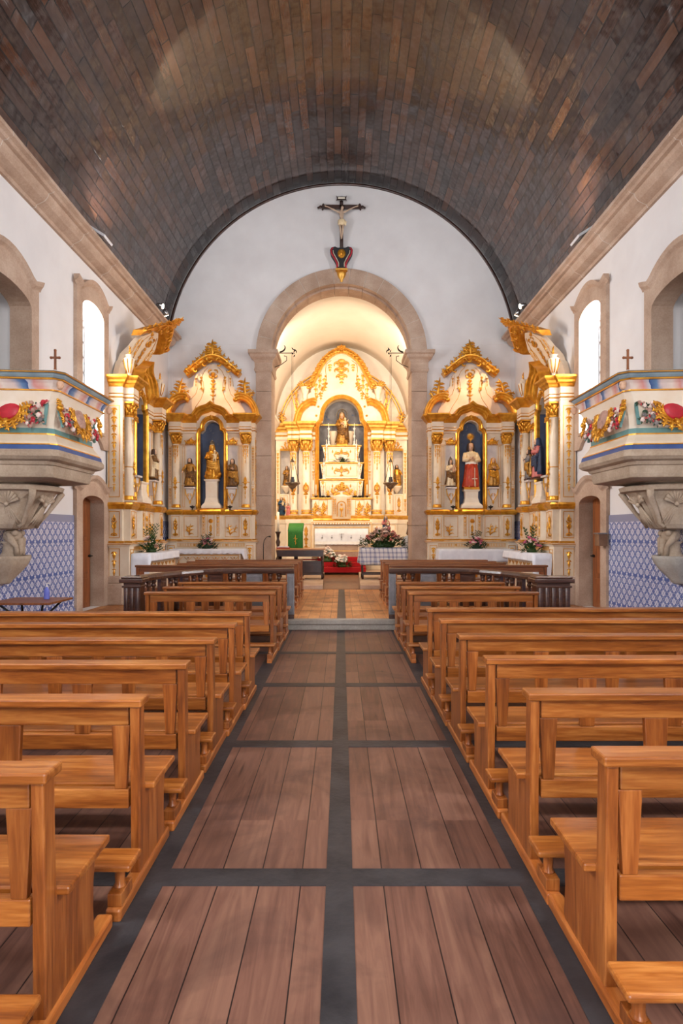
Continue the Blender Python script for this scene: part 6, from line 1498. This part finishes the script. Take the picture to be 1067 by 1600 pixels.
for s, nm in ((-1, 'left'), (1, 'right')):
    pulpit(s, nm)
    # stone font below
    r = thing('stone_font', 'carved stone water basin on the %s wall beneath the pulpit' % nm, 'font', (s*HW, 8.4, .95), pi/2 if s < 0 else -pi/2)
    m = MB(); m.lathe([(.1, 0), (.13, .02), (.15, .06), (.2, .12), (.27, .2), (.33, .29), (.36, .37), (.36, .41), (.3, .41), (.26, .33), (.001, .3)], 0, -.02, 28, 1, 1.15, fold=.04, fk=8, a0=pi, a1=2*pi); m.add([(-.36, 0, .41), (.36, 0, .41), (.2, 0, .1), (-.2, 0, .1)], [(0, 1, 2, 3)]); m.build('basin', 'grey_stone' if s > 0 else 'carved_stone', r)
    m = MB(); m.lathe([(.15, .33), (.16, .4), (.11, .46), (.1, .58), (.14, .62)], 0, -.17, 18, 1, 1); m.ball(0, -.2, .7, .12, 1.25, 1, .9, 12)
    for q in (-1, 1):
        m.tube([(q*.12, -.2, .74), (q*.15, -.26, .64), (q*.09, -.3, .55), (q*.07, -.3, .42)], [.04, .05, .035, .04], 8); m.ball(q*.09, -.28, .74, .05, n=8)
    m.tube([(0, -.3, .66), (0, -.32, .5), (0, -.3, .4)], [.05, .04, .03], 8); m.build('carved_stem', 'carved_stone', r)
    # small standing cross on the pulpit rail
    r = thing('standing_cross', 'small brown wooden cross standing on the %s pulpit rail' % nm, 'cross', (s*3.84, 7.72, 3.832))
    m = MB(); m.box(-.012, .012, -.012, .012, .04, .3); m.box(-.05, .05, -.011, .011, .2, .225)
    for x, z in ((-.055, .2125), (.055, .2125), (0, .31), (0, .06)): m.ball(x, 0, z, .02, n=8)
    m.build('cross', 'door_wood', r)
    m = MB(); m.lathe([(.045, 0), (.045, .02), (.02, .035), (.015, .05)], 0, 0, 12); m.build('glass_foot', 'clear_gel' if False else 'white_ceramic', r)
    # stations of the cross, niche stones and column loudspeakers on the side walls
    r = thing('wall_plaque', 'small relief plaque under a dark cross on the %s wall near the corner' % nm, 'plaque', (s*HW, 15.55, 0), pi/2 if s < 0 else -pi/2)
    m = MB(); m.prism([(-.1, 3.88), (.1, 3.88), (.14, 4.0), (.1, 4.2), (.14, 4.42), (.08, 4.52), (-.08, 4.52), (-.14, 4.42), (-.1, 4.2), (-.14, 4.0)], -.05, 0); m.build('relief', 'grey_habit', r, bevel=.01)
    m = MB(); m.box(-.015, .015, -.03, 0, 4.54, 4.95); m.box(-.08, .08, -.03, 0, 4.78, 4.81); m.build('cross', 'door_wood', r)
    r = thing('stone_niche', 'small stone wall niche on the %s wall beside the corner' % nm, 'niche', (s*(HW-.025), 15.45, 1.2), pi/2 if s < 0 else -pi/2)
    m = MB(); m.box(-.2, .2, -.16, 0, 0, .06)
    for q in (-1, 1): m.box(q*.12, q*.18, -.1, 0, .06, .42)
    m.prism(arc(0, .42, .18, 0, pi, 12)+arc(0, .42, .11, pi, 0, 12), -.1, 0); m.box(-.12, .12, -.03, 0, .06, .5); m.build('niche_frame', 'carved_stone', r, bevel=.004)
    m = MB(); m.lathe([(.02, .06), (.04, .1), (.1, .14), (.1, .16), (.02, .15)], 0, -.08, 12, 1, .8); m.build('bowl', 'aged_silver', r)
    r = thing('column_loudspeaker', 'slim white loudspeaker on the %s wall beside the wall altarpiece' % nm, 'loudspeaker', (s*HW, 14.95, 2.28), pi/2 if s < 0 else -pi/2)
    m = MB(); m.box(-.055, .055, -.13, -.03, 0, .66); m.box(-.02, .02, -.03, 0, .3, .36); m.build('cabinet', 'white_paint', r, bevel=.01); m = MB(); m.box(-.042, .042, -.135, -.13, .03, .63); m.build('grille', 'marbled_lacquer', r)
    # cornice fittings
    r = thing('floodlight_panel', 'white floodlight panel standing on the %s cornice' % nm, 'light', (s*4.72, 11.3, 7.32))
    m = MB(); m.M = Matrix.Translation((0, 0, .2)) @ Matrix.Rotation(-s*radians(32), 4, 'Y'); m.box(-.17, .17, -.2, .2, -.025, .025); m.build('panel', 'white_paint', r, bevel=.006)
    m = MB(); m.box(-.02, .02, -.1, .1, 0, .18); m.build('bracket', 'chrome', r)
    light('floodlight_beam', 'AREA', (s*4.62, 11.3, 7.62), (-s*.5, 12.5, 11.6), 150, (.93, .95, 1.0), .34, .4)
    for q, (yy, zz, tgt, t2) in enumerate(((15.2, 0, (s*3.67, D-.2, 4.2), 'farther'), (14.75, .0, (-s*4.9, 13.4, 4.2), 'nearer'))):
        r = thing('spotlight', 'small chrome spotlight on the %s cornice near the corner, %s of two' % (nm, t2), 'spotlight', (s*4.68, yy, 7.32), 0, 'cornice spotlights')
        m = MB(); m.box(-.04, .04, -.04, .04, 0, .02); m.tube([(0, 0, 0), (-s*.0, 0, .16)], .012, 6); m.build('stand', 'black_iron', r)
        hd = Vector((-s*.02, 0, .2)); d = (Vector(tgt)-Vector((s*4.68, yy, 7.52))).normalized()
        m = MB(); m.tube([hd-d*.08, hd-d*.02, hd+d*.09], [.035, .06, .075], 14); m.build('lamp_housing', 'chrome', r)
        m = MB(); m.tube([hd+d*.088, hd+d*.096], [.062, .062], 14); m.build('bulb', 'lit_bulb', r)
        p = Vector((s*4.68, yy, 7.32))+hd+d*.16
        light('spot_beam', 'SPOT', p, tgt, SPOTP[q], WARM, .06, spot=radians(62 if q == 0 else 50), blend=.7)
# right door wall box
r = thing('wall_box', 'small wooden offering box fixed to the right door jamb', 'box', (4.93, 10.75, 1.45), -pi/2)
m = MB(); m.box(-.09, .09, -.16, 0, 0, .22); m.build('box_body', 'plank_brown', r, bevel=.006); m = MB(); m.box(-.1, .1, -.18, 0, .22, .245); m.build('lid', 'grey_wood', r, bevel=.004)
# left side table with gel bottle
r = thing('side_table', 'low wooden table with iron legs by the tiled left wall', 'table', (-4.36, 8.1, 0))
m = MB(); m.box(-.42, .42, -.35, .35, .72, .75); m.build('tabletop', 'door_wood', r, bevel=.006)
for s in (-1, 1): m = MB(); m.tube([(s*.3, -.28, .72), (s*.12, 0, .45), (s*.1, 0, .3), (s*.32, .26, .02)], .016, 6); m.tube([(s*.3, .28, .72), (s*.12, 0, .45), (s*.1, 0, .3), (s*.32, -.26, .02)], .016, 6); m.build('leg_frame', 'black_iron', r)
r = thing('gel_bottle', 'clear pump bottle of blue gel on the small left table', 'bottle', (-4.2, 8.2, .75))
m = MB(); m.lathe([(.035, 0), (.04, .01), (.04, .1), (.038, .13), (.014, .16), (.014, .175)], 0, 0, 14); m.build('bottle_body', 'clear_gel', r)
m = MB(); m.lathe([(.014, .175), (.016, .19), (.005, .2), (.005, .23)], 0, 0, 10); m.tube([(0, 0, .228), (.035, 0, .226)], .006, 6); m.build('pump', 'white_ceramic', r)
